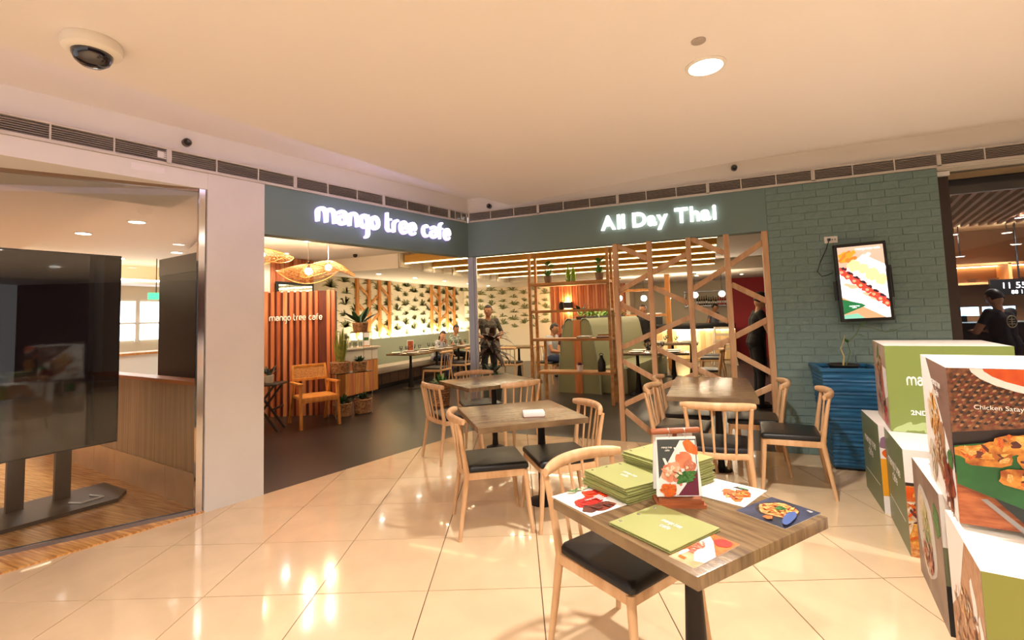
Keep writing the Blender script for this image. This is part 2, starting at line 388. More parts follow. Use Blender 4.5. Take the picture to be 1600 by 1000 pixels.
# ---- downlights of the mall
DLW = emat('downlight_glow', (1, .95, .86, 1), 14)
def downlight(loc, r, label, power, group=None, spot=2.5, name='downlight', off='', col=(1, .95, .88)):
    o = thing(name, label, 'light', loc, 0, group)
    mb = MB(); mb.lathe([(r*1.22, 0), (r*1.22, -.006), (r*1.02, -.012), (r, -.004), (r, 0)], seg=24, caps=False); mb.build('trim_ring', WHITE, o)
    mb = MB(); mb.lathe([(r*.98, -.003), (r*.98, -.006), (.001, -.007)], seg=24); mb.build('lens'+off, DLW, o)
    if power: lamp('lamp'+off, 'SPOT', (0, 0, -.02), power, col, r*.8, parent=o, spot=spot)
    return o
downlight((2.92, -2.77, 2.75), .085, 'glowing round downlight in the cream ceiling', 155)
for k, (x, y) in enumerate(((2.92, -5.6), (2.92, -8.4), (5.7, -2.8), (5.7, -5.6), (.6, -7.2), (5.7, -8.4))):
    downlight((x, y, 2.75), .085, 'round downlight out of view above the walkway', 155, 'walkway downlights out of view', off='_%d_offscreen' % (k+1))
mb = MB(); mb.lathe([(.034, 0), (.034, -.006), (.02, -.01)], seg=18)
tag(mb.build('sprinkler_cover', mat('grey_cap', S(176, 164, 156), .5), None, (2.89, -3.04, 2.75)), 'small grey round cover beside the glowing downlight', 'ceiling cover')
# dome camera
o = thing('security_camera', 'white dome security camera with dark lens on the ceiling', 'camera', (.34, -4.26, 2.75))
mb = MB(); mb.lathe([(.105, 0), (.11, -.012), (.112, -.03), (.108, -.048), (.092, -.058), (.078, -.06)], seg=28); mb.build('housing', WHITE, o)
mb = MB(); mb.lathe([(.076, -.058), (.074, -.075), (.062, -.098), (.04, -.115), (.002, -.121)], seg=24); mb.build('dome', mat('dark_dome', S(30, 28, 40), .05, coat=1), o)
mb = MB(); mb.box((.05, -.09, -.045), (.03, .006, .006), .5); mb.build('maker_mark', mat('grey_mark', S(120, 116, 112), .5), o)

# ---- brick wall
wall = struct(MB().b2((3.46, .002, 0), (4.865, .2, ZT)).build('wall_brick', MORT))
bw, bh, gp = .222, .0742, .003; nrow = int(ZT/bh); meshes = {}
for r in range(nrow):
    x = 3.46-(bw/2 if r % 2 else 0)
    while x < 4.865-.01:
        a, b = max(x, 3.46), min(x+bw, 4.865)
        L = round(b-a-gp, 4)
        if L > .02:
            k = (L, random.randrange(3))
            if k not in meshes:
                mb = MB(); q = .003; z0, z1 = gp/2, bh-gp/2
                rg = random.Random(hash(k) & 255)
                fr = [(-L/2+q, -.003-rg.uniform(0, .003), z0+q), (L/2-q, -.003-rg.uniform(0, .003), z0+q), (L/2-q, -.003-rg.uniform(0, .003), z1-q), (-L/2+q, -.003-rg.uniform(0, .003), z1-q)]
                bk = [(-L/2, .015, z0), (L/2, .015, z0), (L/2, .015, z1), (-L/2, .015, z1)]
                mb.face(fr)
                for e in range(4): mb.face([bk[e], bk[(e+1) % 4], fr[(e+1) % 4], fr[e]])
                bmesh.ops.remove_doubles(mb.bm, verts=mb.bm.verts, dist=1e-5)
                ob = mb.build('brick', TEALB, wall, ((a+b)/2, 0, r*bh), smooth=False); meshes[k] = ob.data
            else: link('brick', meshes[k], wall, ((a+b)/2, 0, r*bh))
        x += bw

# ---- cafe shell
CREAM = mat('cream_wall_paint', S(228, 212, 184), .7); SOFF = mat('soffit_white', S(236, 228, 216), .7)
def wseg(name, a, b, z0, z1, th, m): # wall between two floor points, thickness to the left of a->b
    a, b = V((a[0], a[1], 0)), V((b[0], b[1], 0)); n = V((-(b-a).y, (b-a).x, 0)).normalized()*th
    mb = MB(); mb.prism([a+V((0, 0, z0)), b+V((0, 0, z0)), b+n+V((0, 0, z0)), a+n+V((0, 0, z0))], (0, 0, z1-z0)); return struct(mb.build(name, m, smooth=False))
WPAPER = mat('wallpaper_ground', S(238, 228, 202), .7)
WX = -4.1
wall_p = wseg('wall_wallpaper', (WX, -.6), (WX, 7.45), 0, 2.62, .12, WPAPER)
wall_q = wseg('wall_wallpaper_back', (WX, 7.45), (-1.9, 9.3), 0, 2.62, .12, WPAPER)
wall_s = wseg('wall_back_slats', (-1.9, 9.3), (.6, 9.6), 0, 2.62, .12, mat('slat_backing', S(190, 106, 66), .6))
wseg('wall_bar_back', (.6, 10.6), (3.5, 10.6), 0, 2.62, .12, mat('bar_tile_wall', S(196, 186, 160), .5))
wseg('wall_bar_left', (.6, 9.5), (.6, 10.7), 0, 2.62, .12, CREAM)
wseg('wall_red', (3.5, 10.2), (4.6, 10.2), 0, 2.62, .12, mat('crimson_wall', S(150, 26, 34), .6))
wseg('wall_cafe_right', (4.6, 10.3), (4.6, .2), 0, 2.62, .12, mat('dark_brown_wall', S(70, 52, 46), .6))
wseg('wall_cafe_left', (-.93, -2.56), (-4.2, -.62), 0, 2.62, -.1, CREAM)
mb = MB()
TXa, TXb, TYa, TYb = -2.2, 3.05, 1.5, 6.6
for a, b in (((-5, TYa), (TXa, 10.7)), ((TXb, TYa), (5, 10.7)), ((TXa, TYb), (TXb, 10.7))): mb.b2((a[0], a[1], 2.62), (b[0], b[1], 2.66))
q = FL(2.6, -.12, 2.62); mb.prism([(-.08, .12, 2.62), (5, .12, 2.62), (5, TYa, 2.62), (-5, TYa, 2.62), (-5, -.4, 2.62), q], (0, 0, .04))
struct(mb.build('ceiling_cafe', CEIL, smooth=False))
mb = MB(); mb.b2((WX, TYa, 2.36), (TXa, 9.4, 2.62)); struct(mb.build('ceiling_soffit_left', SOFF))
mb = MB(); mb.b2((TXa, TYb, 2.36), (4.6, 10.6, 2.62)); struct(mb.build('ceiling_soffit_back', SOFF))
mb = MB(); mb.b2((TXa-.1, TYa-.1, 2.86), (TXb+.1, TYb+.1, 2.9)); tray = struct(mb.build('ceiling_tray', mat('tray_yellow', S(206, 160, 84), .6)))
mb = MB()
for x in (TXa, TXb): mb.b2((x-.02, TYa, 2.62), (x+.001, TYb, 2.88))
for y in (TYa, TYb): mb.b2((TXa, y-.02, 2.62), (TXb, y+.001, 2.88))
struct(mb.build('ceiling_tray_sides', SOFF))
for k in range(13):                                   # upright white boards on the long side of the tray
    y = TYa+.02+k*.38; mb = MB(); mb.b2((TXa-.005, y, 2.375), (TXa+.022, y+.33, 2.84), .004); mb.build('panel_board', SOFF, tray)
    mb = MB(); mb.b2((TXa-.005, y+.335, 2.35), (TXa+.05, y+.375, 2.84), .004); mb.build('panel_rib', SOFF, tray)
YEL = mat('mustard_beam', S(200, 150, 56), .5, col2=S(176, 126, 44), scale=3, stretch=(.4, 3, 3))
LEDW = emat('beam_led', (1, .76, .36, 1), 4)
for y in (1.62, 2.55, 3.5, 4.6, 5.75):
    mb = MB(); mb.b2((TXa+.05, y, 2.455), (TXb-.02, y+.07, 2.60)); be = mb.build('beam', YEL, tray)
    mb = MB(); mb.b2((TXa+.06, y-.004, 2.436), (TXb-.03, y+.018, 2.4545)); mb.build('light_strip', LEDW, be)

# ---- lit fascia lettering
LIT = emat('lit_letter', (1, .97, .98, 1), 1.5); LITE = emat('lilac_letter_halo', (.62, .45, 1, 1), .9)
sg = thing('cafe_sign', 'lit white rounded letters reading mango tree cafe with a violet halo glow', 'sign', (0, 0, 0), AL)
logo('mango tree cafe', (-2.10, -.035, 2.415), (1, 0, 0), (0, 0, 1), (0, -1, 0), .125, .105, .012, sg, LIT, width=1.74)
logo('mango tree cafe', (-2.108, -.002, 2.413), (1, 0, 0), (0, 0, 1), (0, -1, 0), .127, .125, .03, sg, LITE, 'letter_halo', width=1.75)  # violet halo glow around the letters, put in as glowing sides
sg = thing('tagline_sign', 'lit white bold letters reading All Day Thai', 'sign')
x = 1.765; LETW = emat('warm_lit_letter', (1, .96, .88, 1), 1.5)
for ch in 'All Day Thai':
    me = textmesh(ch, .222, .014, .007, 'LEFT')
    if ch == ' ': x += .062; continue
    wd = max(v.co.x for v in me.vertices); me.transform(Matrix(((1, 0, 0, x), (0, 0, -1, -.016), (0, 1, 0, 2.405), (0, 0, 0, 1)))); me.materials.clear(); me.materials.append(LETW)
    link('letter', me, sg); x += wd+.012

# ---- zigzag timber lattice standing under the right fascia
lt = thing('timber_lattice', 'tall pine lattice of posts and zigzag braces under the right fascia', 'lattice')
PX = (1.895, 2.275, 2.69, 3.07, 3.432)
for k, x in enumerate(PX): mb = MB(); mb.b2((x-.027, .0, 0), (x+.027, .085, 2.235), .003); mb.build('post', PINE, lt)
for (x0, z0, x1, z1) in ((1.92, 2.215, 2.25, 2.035), (1.92, 1.69, 2.25, 1.855), (2.30, 1.875, 2.665, 2.055), (1.92, 1.54, 2.25, 1.36), (1.92, 1.04, 2.25, 1.19), (2.30, 1.21, 2.665, 1.365), (2.715, 2.228, 3.045, 2.036), (2.30, 1.71, 2.665, 1.515), (2.715, 1.49, 3.045, 1.31),
                         (2.715, 1.67, 3.045, 1.875), (3.095, 1.905, 3.43, 2.13), (3.095, 1.70, 3.43, 1.50), (2.715, .95, 3.045, 1.12), (3.095, 1.15, 3.43, 1.33), (2.30, 1.03, 2.665, .835), (2.715, .81, 3.045, .63), (3.095, .975, 3.43, .77),
                         (1.92, .89, 2.25, .70), (1.92, .40, 2.25, .565), (2.30, .59, 2.665, .74), (1.92, .335, 2.25, .06), (2.715, .29, 3.045, .45), (3.095, .475, 3.43, .65)):
    mb = MB(); mb.bar((x0, .045, z0), (x1, .045, z1), .055, .04, .002, up=(0, 1, 0)); mb.build('brace', PINE, lt)

# ================================================================ chairs and tables
def make_chair():
    o = thing('spindle_chair', '', 'chair')
    for s in (-1, 1):
        mb = MB(); mb.tube([(s*.232, .225, 0), (s*.222, .21, .12), (s*.205, .185, .41)], [.0125, .015, .019], 10); mb.build('leg', WOODL, o)
        mb = MB(); mb.tube([(s*.222, -.265, 0), (s*.208, -.235, .2), (s*.197, -.205, .41), (s*.205, -.235, .6), (s*.218, -.262, .745)], [.0125, .016, .0195, .0155, .0125], 10); mb.build('back_leg', WOODL, o)
        mb = MB(); mb.bar((s*.2, -.2, .395), (s*.207, .185, .395), .024, .045, .004); mb.build('side_rail', WOODL, o)
    mb = MB(); mb.bar((-.205, .188, .395), (.205, .188, .395), .024, .045, .004); mb.build('front_rail', WOODL, o)
    mb = MB(); mb.tube([(x/10*.197, -.205-.03*(1-(x/10)**2), .405) for x in range(-10, 11, 2)], .014, 8, .022); mb.build('rear_rail', WOODL, o)
    pts, r1, r2 = [], [], []
    for k in range(-7, 8):
        t = k/7; pts.append((t*.245, -.302+.075*t*t, .757+.006*(1-t*t))); e = 1-.35*abs(t)**6; r1.append(.019*e); r2.append(.029*e)
    mb = MB(); mb.tube(pts, r1, 12, r2); mb.build('crest_rail', WOODL, o)
    for k in range(4):
        t = (k-1.5)/2.5; mb = MB(); mb.tube([(t*.175, -.232+.012*t*t, .405), (t*.205, -.297+.06*t*t, .75)], [.0085, .007], 8); mb.build('spindle', WOODL, o)
    mb = MB(); n = 8
    prof = []
    for (cx, cy, a0) in ((.2, .185, 0), (-.2, .185, 90), (-.178, -.175, 180), (.178, -.175, 270)):
        for q in range(5): a = math.radians(a0+q*22.5); prof.append((cx+.028*math.cos(a), cy+.028*math.sin(a)))
    rings = []
    for z, sc in ((.417, .97), (.424, 1.0), (.443, 1.0), (.455, .965), (.460, .88)): rings.append([mb.bm.verts.new((x*sc, y*sc, z)) for x, y in prof])
    N = len(prof)
    for A, B in zip(rings, rings[1:]):
        for k in range(N): mb.bm.faces.new((A[k], A[(k+1) % N], B[(k+1) % N], B[k]))
    mb.bm.faces.new(rings[0][::-1]); mb.bm.faces.new(rings[-1])
    tag(mb.build('seat', BLACKL, o), 'black padded seat'); return o
CH0 = make_chair(); chairs = []
def chair(x, y, fx, fy, label, group=None):
    rz = math.atan2(fy, fx)-PI/2
    if not chairs: CH0.location = (x, y, 0); CH0.rotation_euler.z = rz; c = CH0; c['label'] = label
    else: c = copy_tree(CH0, None, label, None, (x, y, 0), rz)
    c['group'] = group or 'spindle-back chairs outside the cafe'
    chairs.append(c); return c
chair(1.39, -2.36, .82, .57, 'ash spindle chair with its back to the dark doorway, pulled to the middle table')
chair(.33, -1.05, .55, .83, 'ash spindle chair standing across the edge of the dark floor')
chair(1.80, -2.11, -.80, -.60, 'ash spindle chair between the middle table and the lattice, facing the doorway')
chair(.87, -.86, -.85, .5, 'ash spindle chair squeezed between the middle table and the rear table')
chair(.33, -.44, .67, -.74, 'ash spindle chair behind the rear table, next to the steel post')
chair(2.60, -1.03, .99, -.12, 'ash spindle chair on the lattice side of the long table, nearer the menu stacks')
chair(2.61, -.43, 1, 0, 'ash spindle chair tucked under the long table right against the lattice')
chair(3.18, -.53, -1, .05, 'ash spindle chair half hidden between the long table and the brick wall')
chair(3.41, -1.0, -1, .07, 'ash spindle chair standing clear on the tiles before the blue planter')
chair(2.87, -1.52, -.04, 1, 'ash spindle chair with its back turned, at the short end of the long table')
chair(2.49, -3.37, .86, -.51, 'ash spindle chair pushed under the table with the menus')

def table(cx, cy, rz, W, D, label, group, h=.745, ped=None, th=.038, br=.18):
    o = thing('cafe_table', label, 'table', (cx, cy, 0), rz, group)
    mb = MB(); mb.box((0, 0, h-th/2), (W, D, th), 0, .004); mb.build('table_top', TTOP, o)
    for pe in (ped or ((cx, cy),)):
        q = Matrix.Rotation(-rz, 4, 'Z') @ V((pe[0]-cx, pe[1]-cy, 0)) if isinstance(pe, tuple) else V((pe, 0, 0)); k = br/.2
        mb = MB(); mb.lathe([(.07*k, .028), (.058*k, .1), (.036, .3), (.028, .5), (.026, h-th-.012)], q, 16); mb.build('column', IRON, o)
        mb = MB(); mb.lathe([(br, 0), (br, .008), (br*.6, .022), (br*.35, .03)], q, 24); mb.build('base', IRON, o)
        mb = MB(); mb.box((q.x, q.y, h-th-.008), (.2, .2, .016)); mb.build('mounting_plate', IRON, o)
    return o
TG = 'grey-brown cafe tables outside the cafe'
T1A = math.radians(-36.9)
table(2.735, -3.64, T1A, .65, .65, 'square grey-brown table covered with menus and food leaflets', TG, ped=((2.765, -3.69),), br=.19)
table(1.55, -2.235, math.radians(39), .76, .74, 'square grey-brown table holding one white tissue box', TG, ped=((1.60, -1.90),), br=.12)
table(.60, -.72, math.radians(-36), .76, .88, 'bare grey-brown table in front of the steel corner post', TG, ped=((.60, -.62),), br=.1)
table(2.84, -.74, 0, .68, 1.24, 'long bare grey-brown table beside the timber lattice', TG, ped=((2.89, -.73),), br=.09)

# tissue box
o = thing('tissue_box', 'small white tissue box with a dark red base on a cafe table', 'box', (1.70, -2.33, .745), .45)
mb = MB(); mb.box((0, 0, .018), (.15, .10, .035), 0, .008); mb.build('body', PAPER, o)
mb = MB(); mb.box((0, 0, .005), (.147, .097, .01)); mb.build('base', mat('dark_red_base', S(120, 40, 44), .5), o)

# ---- menus on the near table
ZT1 = .745
EX = V((math.cos(T1A), math.sin(T1A), 0)); EY = V((-EX.y, EX.x, 0)); UP = V((0, 0, 1))
def sheetpos(pts, z):  # centre, width vector and height vector from four pixel corners (a->b width, b->c height)
    q = [G(x, y, z) for x, y in pts]; return q
MENUD = mat('menu_page_edge', S(158, 160, 98), .6)
def menu_book(c, ex, W, H, z, label, group, logo_on=True, th=.009):
    """olive covered menu: ex runs along its long side"""
    rz = math.atan2(ex[1], ex[0]); o = thing('menu_book', label, 'menu', (c[0], c[1], z), rz, group)
    mb = MB(); mb.box((0, 0, .0012), (W, H, .0024)); mb.build('back_cover', OLIVE, o)
    mb = MB(); mb.box((.002, 0, th/2), (W-.012, H-.008, th-.005)); mb.build('pages', MENUD, o)
    mb = MB(); mb.box((0, 0, th-.0012), (W, H, .0024)); cv = mb.build('front_cover', OLIVE, o)
    for k in (-1, 0, 1): mb = MB(); mb.lathe([(.006, 0), (.005, .0012), (.0025, .0014)], (-W/2+.018, k*H*.36, th), 10); mb.build('rivet', CHROME, o)
    if logo_on:
        p = Print((-W/2, -H/2, th), (1, 0, 0), (0, 1, 0), (0, 0, 1), W, H)
        p.logo('mango tree', .40, .58, .055, WLET, .30); p.logo('cafe', .49, .43, .055, WLET, .14); p.build('cover_lettering', cv)
    return o
q = [G(948, 822, ZT1), G(1031, 791, ZT1), G(1128, 829, ZT1), G(1045, 868.6, ZT1)]
c = sum(q, V())/4; ex = (q[3]-q[0]+q[2]-q[1]).normalized()
# long side of the loose menu runs from its riveted left edge to the right
exm = ((q[1]-q[0])+(q[2]-q[3])).normalized(); exr = ((q[3]-q[0])+(q[2]-q[1])).normalized()
Wm, Hm = ((q[3]-q[0]).length+(q[2]-q[1]).length)/2, ((q[1]-q[0]).length+(q[2]-q[3]).length)/2
menu_book(c, exr, min(Wm, .31), min(Hm, .24), ZT1+.0016, 'olive green menu lying alone between the food leaflets', 'olive green menus')
def stack(cx, cy, ang, n, W, H, which):
    for k in range(n):
        a = ang+random.uniform(-.05, .05)
        menu_book((cx+random.uniform(-.007, .007), cy+random.uniform(-.007, .007)), (math.cos(a), math.sin(a)), W, H, ZT1+k*.0095,
                  ('olive green menu on top of the %s stack' % which) if k == n-1 else 'olive green menu, %s in the %s stack' % (('second from the top', 'third from the top', 'fourth from the top', 'fifth from the top', 'sixth from the top', 'seventh from the top', 'eighth from the top', 'ninth from the top', 'tenth from the top')[n-2-k], which), 'olive green menus in the %s stack' % which, logo_on=(k == n-1))
stack(2.665, -3.34, T1A+.06, 10, .29, .22, 'taller')
stack(2.515, -3.53, T1A-.02, 6, .25, .20, 'lower')
# leaflets
RED = mat('print_red', S(214, 52, 34), .4, col2=S(176, 30, 36), scale=30); DKRED = mat('print_brown', S(110, 52, 40), .4, col2=S(70, 36, 32), scale=30)
ORG = mat('print_orange', S(232, 120, 52), .4, col2=S(206, 84, 32), scale=40); ORL = mat('print_peach', S(240, 186, 146), .4, col2=S(226, 150, 104), scale=20)
NAVY = mat('print_navy', S(62, 66, 92), .4, col2=S(38, 40, 52), scale=12); NOOD = mat('print_noodle', S(226, 172, 104), .4, col2=S(182, 104, 52), scale=60)
HERB = mat('print_herb', S(78, 134, 66), .4, col2=S(40, 92, 40), scale=60); LEAFG = mat('print_leaf', S(46, 112, 52), .4, col2=S(30, 82, 40), scale=5)
SATAY = mat('print_satay', S(226, 152, 60), .4, col2=S(150, 72, 26), scale=26); SATAYL = mat('print_satay_light', S(240, 192, 96), .4, col2=S(214, 130, 48), scale=40)
WICKP = mat('print_rattan', S(150, 96, 62), .5, col2=S(84, 48, 32), scale=45); SAUCE = mat('print_sauce', S(232, 108, 28), .35, col2=S(206, 76, 22), scale=10)
DARKP = mat('print_dark', S(48, 36, 34), .4); WOODP = mat('print_board', S(196, 112, 62), .4, col2=S(160, 80, 40), scale=12, stretch=(1, 6, 6)); GREYP = mat('print_grey', S(150, 142, 136), .4)
OFFW = mat('print_white', S(240, 234, 230), .4); PINKP = mat('print_meat', S(212, 132, 104), .4, col2=S(176, 84, 62), scale=30); NOODW = mat('print_rice_noodle', S(228, 212, 186), .4, col2=S(196, 166, 132), scale=50)
def leaflet(pts, label, draw):
    q = [G(x, y, ZT1) for x, y in pts]          # q0 origin, q1 end of the width, q3 end of the height
    ex = (q[1]-q[0]); ey = (q[3]-q[0]); W, H = ex.length, ey.length; ex.normalize(); ey = (ey-ex*ey.dot(ex)).normalized()
    o = thing('food_leaflet', label, 'leaflet', q[0], 0, 'food leaflets on the near table')
    mb = MB(); mb.prism([V((0, 0, .0002)), ex*W+V((0, 0, .0002)), ex*W+ey*H+V((0, 0, .0002)), ey*H+V((0, 0, .0002))], (0, 0, .0006)); mb.build('sheet', PAPER, o)
    p = Print(V((0, 0, .0006)), ex, ey, UP, W, H); draw(p); p.build('printed_picture', o); return o
FINE = [mat('fine_%d' % k, c, .4, col2=d, scale=220, detail=2) for k, (c, d) in enumerate(((S(226, 120, 50), S(180, 70, 28)), (S(240, 196, 120), S(214, 140, 66)), (S(150, 60, 34), S(96, 40, 28)), (S(92, 140, 66), S(48, 96, 40)), (S(214, 60, 40), S(160, 30, 34)), (S(236, 222, 196), S(206, 176, 140))))]
def pile(p, cu, cv, ru, rv, n, ms, size, seed=0, asp=.5):
    """many small scraps of food inside an ellipse"""
    rg = random.Random(seed)
    for k in range(n):
        r, a = math.sqrt(rg.random()), rg.uniform(0, 2*PI)
        p.blob(cu+ru*r*math.cos(a), cv+rv*r*math.sin(a), size*rg.uniform(.6, 1.4), size*asp*rg.uniform(.6, 1.3), rg.choice(ms), rg.uniform(0, PI), 9, .25, rg.randrange(9999)); p.k -= .8
def d1(p):
    p.blob(.38, .45, .3, .2, RED, .3); p.blob(.66, .62, .2, .22, mat('print_scarlet', S(240, 70, 30), .4), .4, jag=.3); p.blob(.22, .22, .2, .12, DKRED, .2); p.blob(.45, .17, .22, .13, mat('print_cocoa', S(128, 58, 42), .4), .3)
    p.blob(.85, .55, .08, .1, DKRED); pile(p, .35, .45, .28, .14, 26, [FINE[4], RED], .05, 1); pile(p, .66, .62, .18, .18, 24, [FINE[4], MATS['print_scarlet']], .06, 2); pile(p, .4, .18, .24, .1, 18, [FINE[2], DKRED], .06, 3); pile(p, .5, .92, .28, .05, 26, [FINE[3], HERB, FINE[5]], .05, 4); p.logo('mango tree', .3, .45, .03, OFFW, .22)
    for k in range(4): p.rect(.52, .34+.05*k, .66, .365+.05*k, OFFW)
leaflet(((923, 807.5), (994, 784), (930, 754), (857, 777.5)), 'white leaflet splashed with red sauce and chillies', d1)
def d2(p):
    p.poly([(.38, 0), (1, 0), (1, .9), (.6, .95)], GREYP); p.poly([(.40, .0), (1, 0), (1, .86), (.62, .9)], OFFW); p.blob(.72, .45, .2, .26, ORG, .2, jag=.25); p.blob(.66, .4, .1, .2, PINKP, .5, jag=.3); p.blob(.76, .55, .1, .12, SATAYL, .2, jag=.3); p.blob(.68, .78, .12, .05, DARKP); p.blob(.70, .8, .08, .03, HERB); pile(p, .72, .46, .18, .24, 50, [FINE[0], FINE[1], FINE[2], FINE[0]], .05, 5, .3)
    for k in range(5): p.rect(.08, .5+.07*k, .3, .515+.07*k, mat('print_faint_text', S(206, 196, 190), .5))
leaflet(((1065, 767), (1163, 793), (1208, 775), (1122, 750)), 'white leaflet with a plate of orange fried noodles', d2)
def d3(p):
    p.rect(0, 0, 1, 1, NAVY); p.blob(.45, .55, .38, .36, DARKP, .1, jag=.06); p.blob(.45, .57, .34, .31, NOOD, .1, jag=.12)
    for k in range(9): p.blob(.28+.35*random.random(), .42+.3*random.random(), .09, .05, SATAYL if k % 2 else mat('print_shrimp', S(220, 110, 52), .4), random.uniform(0, 3), jag=.3)
    pile(p, .45, .57, .3, .26, 60, [FINE[0], FINE[1], FINE[1], FINE[2]], .05, 6, .35)
    for k in range(7): p.blob(.42+.14*random.random(), .5+.14*random.random(), .05, .035, HERB, random.uniform(0, 3), jag=.3)
    p.blob(.84, .34, .09, .3, mat('print_blue', S(70, 92, 150), .4), .3); p.blob(.6, .1, .08, .07, ORG); p.logo('mango', .85, .8, .04, OFFW, .1)
leaflet(((1149.5, 798), (1227, 827), (1293.5, 807.5), (1207, 777.5)), 'dark blue leaflet with a bowl of noodles and basil', d3)
def d4(p):
    p.rect(0, 0, 1, 1, ORL); p.rect(0, .3, 1, 1, ORG); p.poly([(0, .55), (.7, .15), (1, .2), (1, .45), (.3, .8), (0, .9)], OFFW); p.blob(.2, .5, .16, .2, PINKP, .2, jag=.2); p.blob(.13, .25, .08, .12, OFFW); p.rect(.2, .08, .45, .14, SAUCE); p.blob(.6, .85, .3, .12, RED, .1); pile(p, .2, .5, .14, .16, 16, [FINE[4], PINKP, FINE[5]], .05, 7)
leaflet(((1045, 869.5), (1085, 889), (1162, 854), (1117, 836)), 'orange leaflet half under the loose olive menu', d4)

# ---- card stand
bs = G(1054, 784, ZT1)+EX*.02; sa = math.atan2(CR.y, CR.x)-.12
o = thing('menu_card_stand', 'wooden tabletop stand with hanging satay picture cards', 'card stand', (bs.x, bs.y, ZT1), sa)
WALN = mat('stand_wood', S(170, 96, 56), .45, col2=S(140, 74, 40), scale=6, stretch=(1, 6, 6))
mb = MB()
mb.prism([(-.085, -.045, 0), (.085, -.045, 0), (.085, .05, 0), (-.085, .05, 0)], (0, 0, .012)); mb.prism([(-.075, -.038, .012), (.078, -.038, .012), (.066, .03, .012), (-.07, .03, .012)], (0, 0, .012)); mb.build('base', WALN, o)
mb = MB(); mb.cyl((0, .012, .02), (0, .012, .25), .008); mb.build('upright', WALN, o)
mb = MB(); mb.tube([(-.085, 0, .254), (-.08, 0, .255), (.08, 0, .262), (.085, 0, .262)], [.009, .011, .011, .009], 12); mb.build('dowel', WALN, o)
for k, (dy, tilt) in enumerate(((-.016, -.05), (-.010, -.02), (.03, .10), (.037, .14))):
    mb = MB(); a = V((-.072, dy, .238)); b = V((.066, dy, .242)); dn = V((0, tilt*.2, -.205)); mb.prism([a, b, b+dn+V((.012, 0, 0)), a+dn+V((-.008, 0, 0))], (0, .0015, 0)); cdn = mb.build('card', PAPER, o)
    if k == 0:
        p = Print(a+dn+V((-.008, -.0003, 0)), (1, 0, .02), (0, -tilt*.2/.205, 1), (0, -1, 0), .15, .204)
        p.rect(.07, .02, .97, .97, mat('print_charcoal', S(66, 72, 70), .35)); p.poly([(.07, .3), (.6, .95), (.95, .95), (.95, .1), (.6, .02), (.07, .02)], OFFW)
        p.poly([(.45, .02), (.97, .02), (.97, .45)], mat('print_plum', S(110, 40, 60), .4)); p.poly([(.43, .03), (.5, .03), (.96, .46), (.96, .55)], OFFW)
        p.blob(.66, .62, .2, .14, mat('print_cutlet', S(232, 150, 110), .4, col2=S(214, 112, 74), scale=20), .8); p.blob(.36, .42, .26, .15, mat('print_cutlet2', S(238, 176, 142), .4, col2=S(216, 130, 96), scale=20), .75); p.blob(.84, .83, .12, .16, ORG, .8)
        p.blob(.52, .32, .12, .12, PINKP, .3, jag=.2); p.blob(.68, .34, .24, .09, HERB, .5, jag=.3); p.blob(.8, .52, .14, .1, PINKP, .4, jag=.2)
        p.blob(.27, .12, .19, .1, ORG, .2, jag=.25); p.blob(.33, .05, .1, .05, SAUCE, .2, jag=.3); pile(p, .68, .34, .2, .08, 34, [FINE[3], HERB], .05, 8); pile(p, .27, .11, .17, .09, 14, [FINE[0], SAUCE], .06, 9); pile(p, .38, .42, .2, .1, 14, [MATS['print_cutlet2'], FINE[5]], .07, 10); pile(p, .8, .52, .12, .08, 10, [PINKP, FINE[5]], .05, 11)
        p.poly([(.17, .66), (.23, .66), (.29, .56), (.23, .54)], OFFW); p.poly([(.44, .84), (.5, .84), (.58, .73), (.5, .72)], OFFW)
        p.logo('mango tree', .16, .83, .02, WLET, .24); p.logo('cafe', .24, .78, .02, WLET, .1); p.build('printed_picture', cdn)
for x in (-.025, .03): mb = MB(); mb.tube([(x, .019*math.cos(a), .250+.019*math.sin(a)) for a in [i*2*PI/16 for i in range(16)]], .0016, 6, closed=True); mb.build('ring', CHROME, o)

# ================================================================ display boxes
def dbox(cx, cy, rz, z, label, left, front, s=.6, sz=None):
    """white card cube; corner given as left-front corner on the floor, rz turns it"""
    sz = sz or s; ex = V((math.cos(rz), math.sin(rz), 0)); ey = V((-math.sin(rz), math.cos(rz), 0))
    o = thing('display_box', label, 'display box', (cx, cy, z), rz, 'printed display boxes by the brick wall')
    mb = MB(); mb.b2((0, 0, 0), (s, s, sz), .002); mb.build('body', WHITE, o)
    p = Print((0, s, 0), (0, -1, 0), (0, 0, 1), (-1, 0, 0), s, sz); left(p); p.build('side_print', o)
    p = Print((0, 0, 0), (1, 0, 0), (0, 0, 1), (0, -1, 0), s, sz); front(p); p.build('front_print', o)
    return o
OL2 = mat('print_olive_dark', S(108, 120, 82), .35)
def side_logo(p):
    p.rect(.0, .0, 1, 1, OL2); p.logo('mango tree', .16, .66, .062, WLET, .62); p.logo('cafe', .36, .53, .062, WLET, .24); p.rect(.1, .28, .9, .292, WLET)
def side_food(p):
    p.rect(0, 0, 1, 1, mat('print_tan_grey', S(196, 172, 152), .4, col2=S(166, 134, 110), scale=8)); p.poly([(.5, .25), (1, .4), (1, .72), (.6, .75)], OFFW); p.blob(.5, .62, .24, .24, WOODP, 1.3, jag=.15); p.blob(.42, .78, .18, .1, HERB, 1.0, jag=.3); p.blob(.55, .35, .3, .22, PINKP, 1.2, jag=.2); p.blob(.5, .3, .1, .22, NOODW, .1, jag=.3); p.blob(.75, .12, .14, .1, RED, .6, jag=.3); pile(p, .48, .66, .2, .2, 40, [WOODP, HERB, NOODW, SATAY], .05, 12); pile(p, .55, .34, .26, .2, 50, [PINKP, NOODW, GREYP, DKRED], .06, 13, .3)
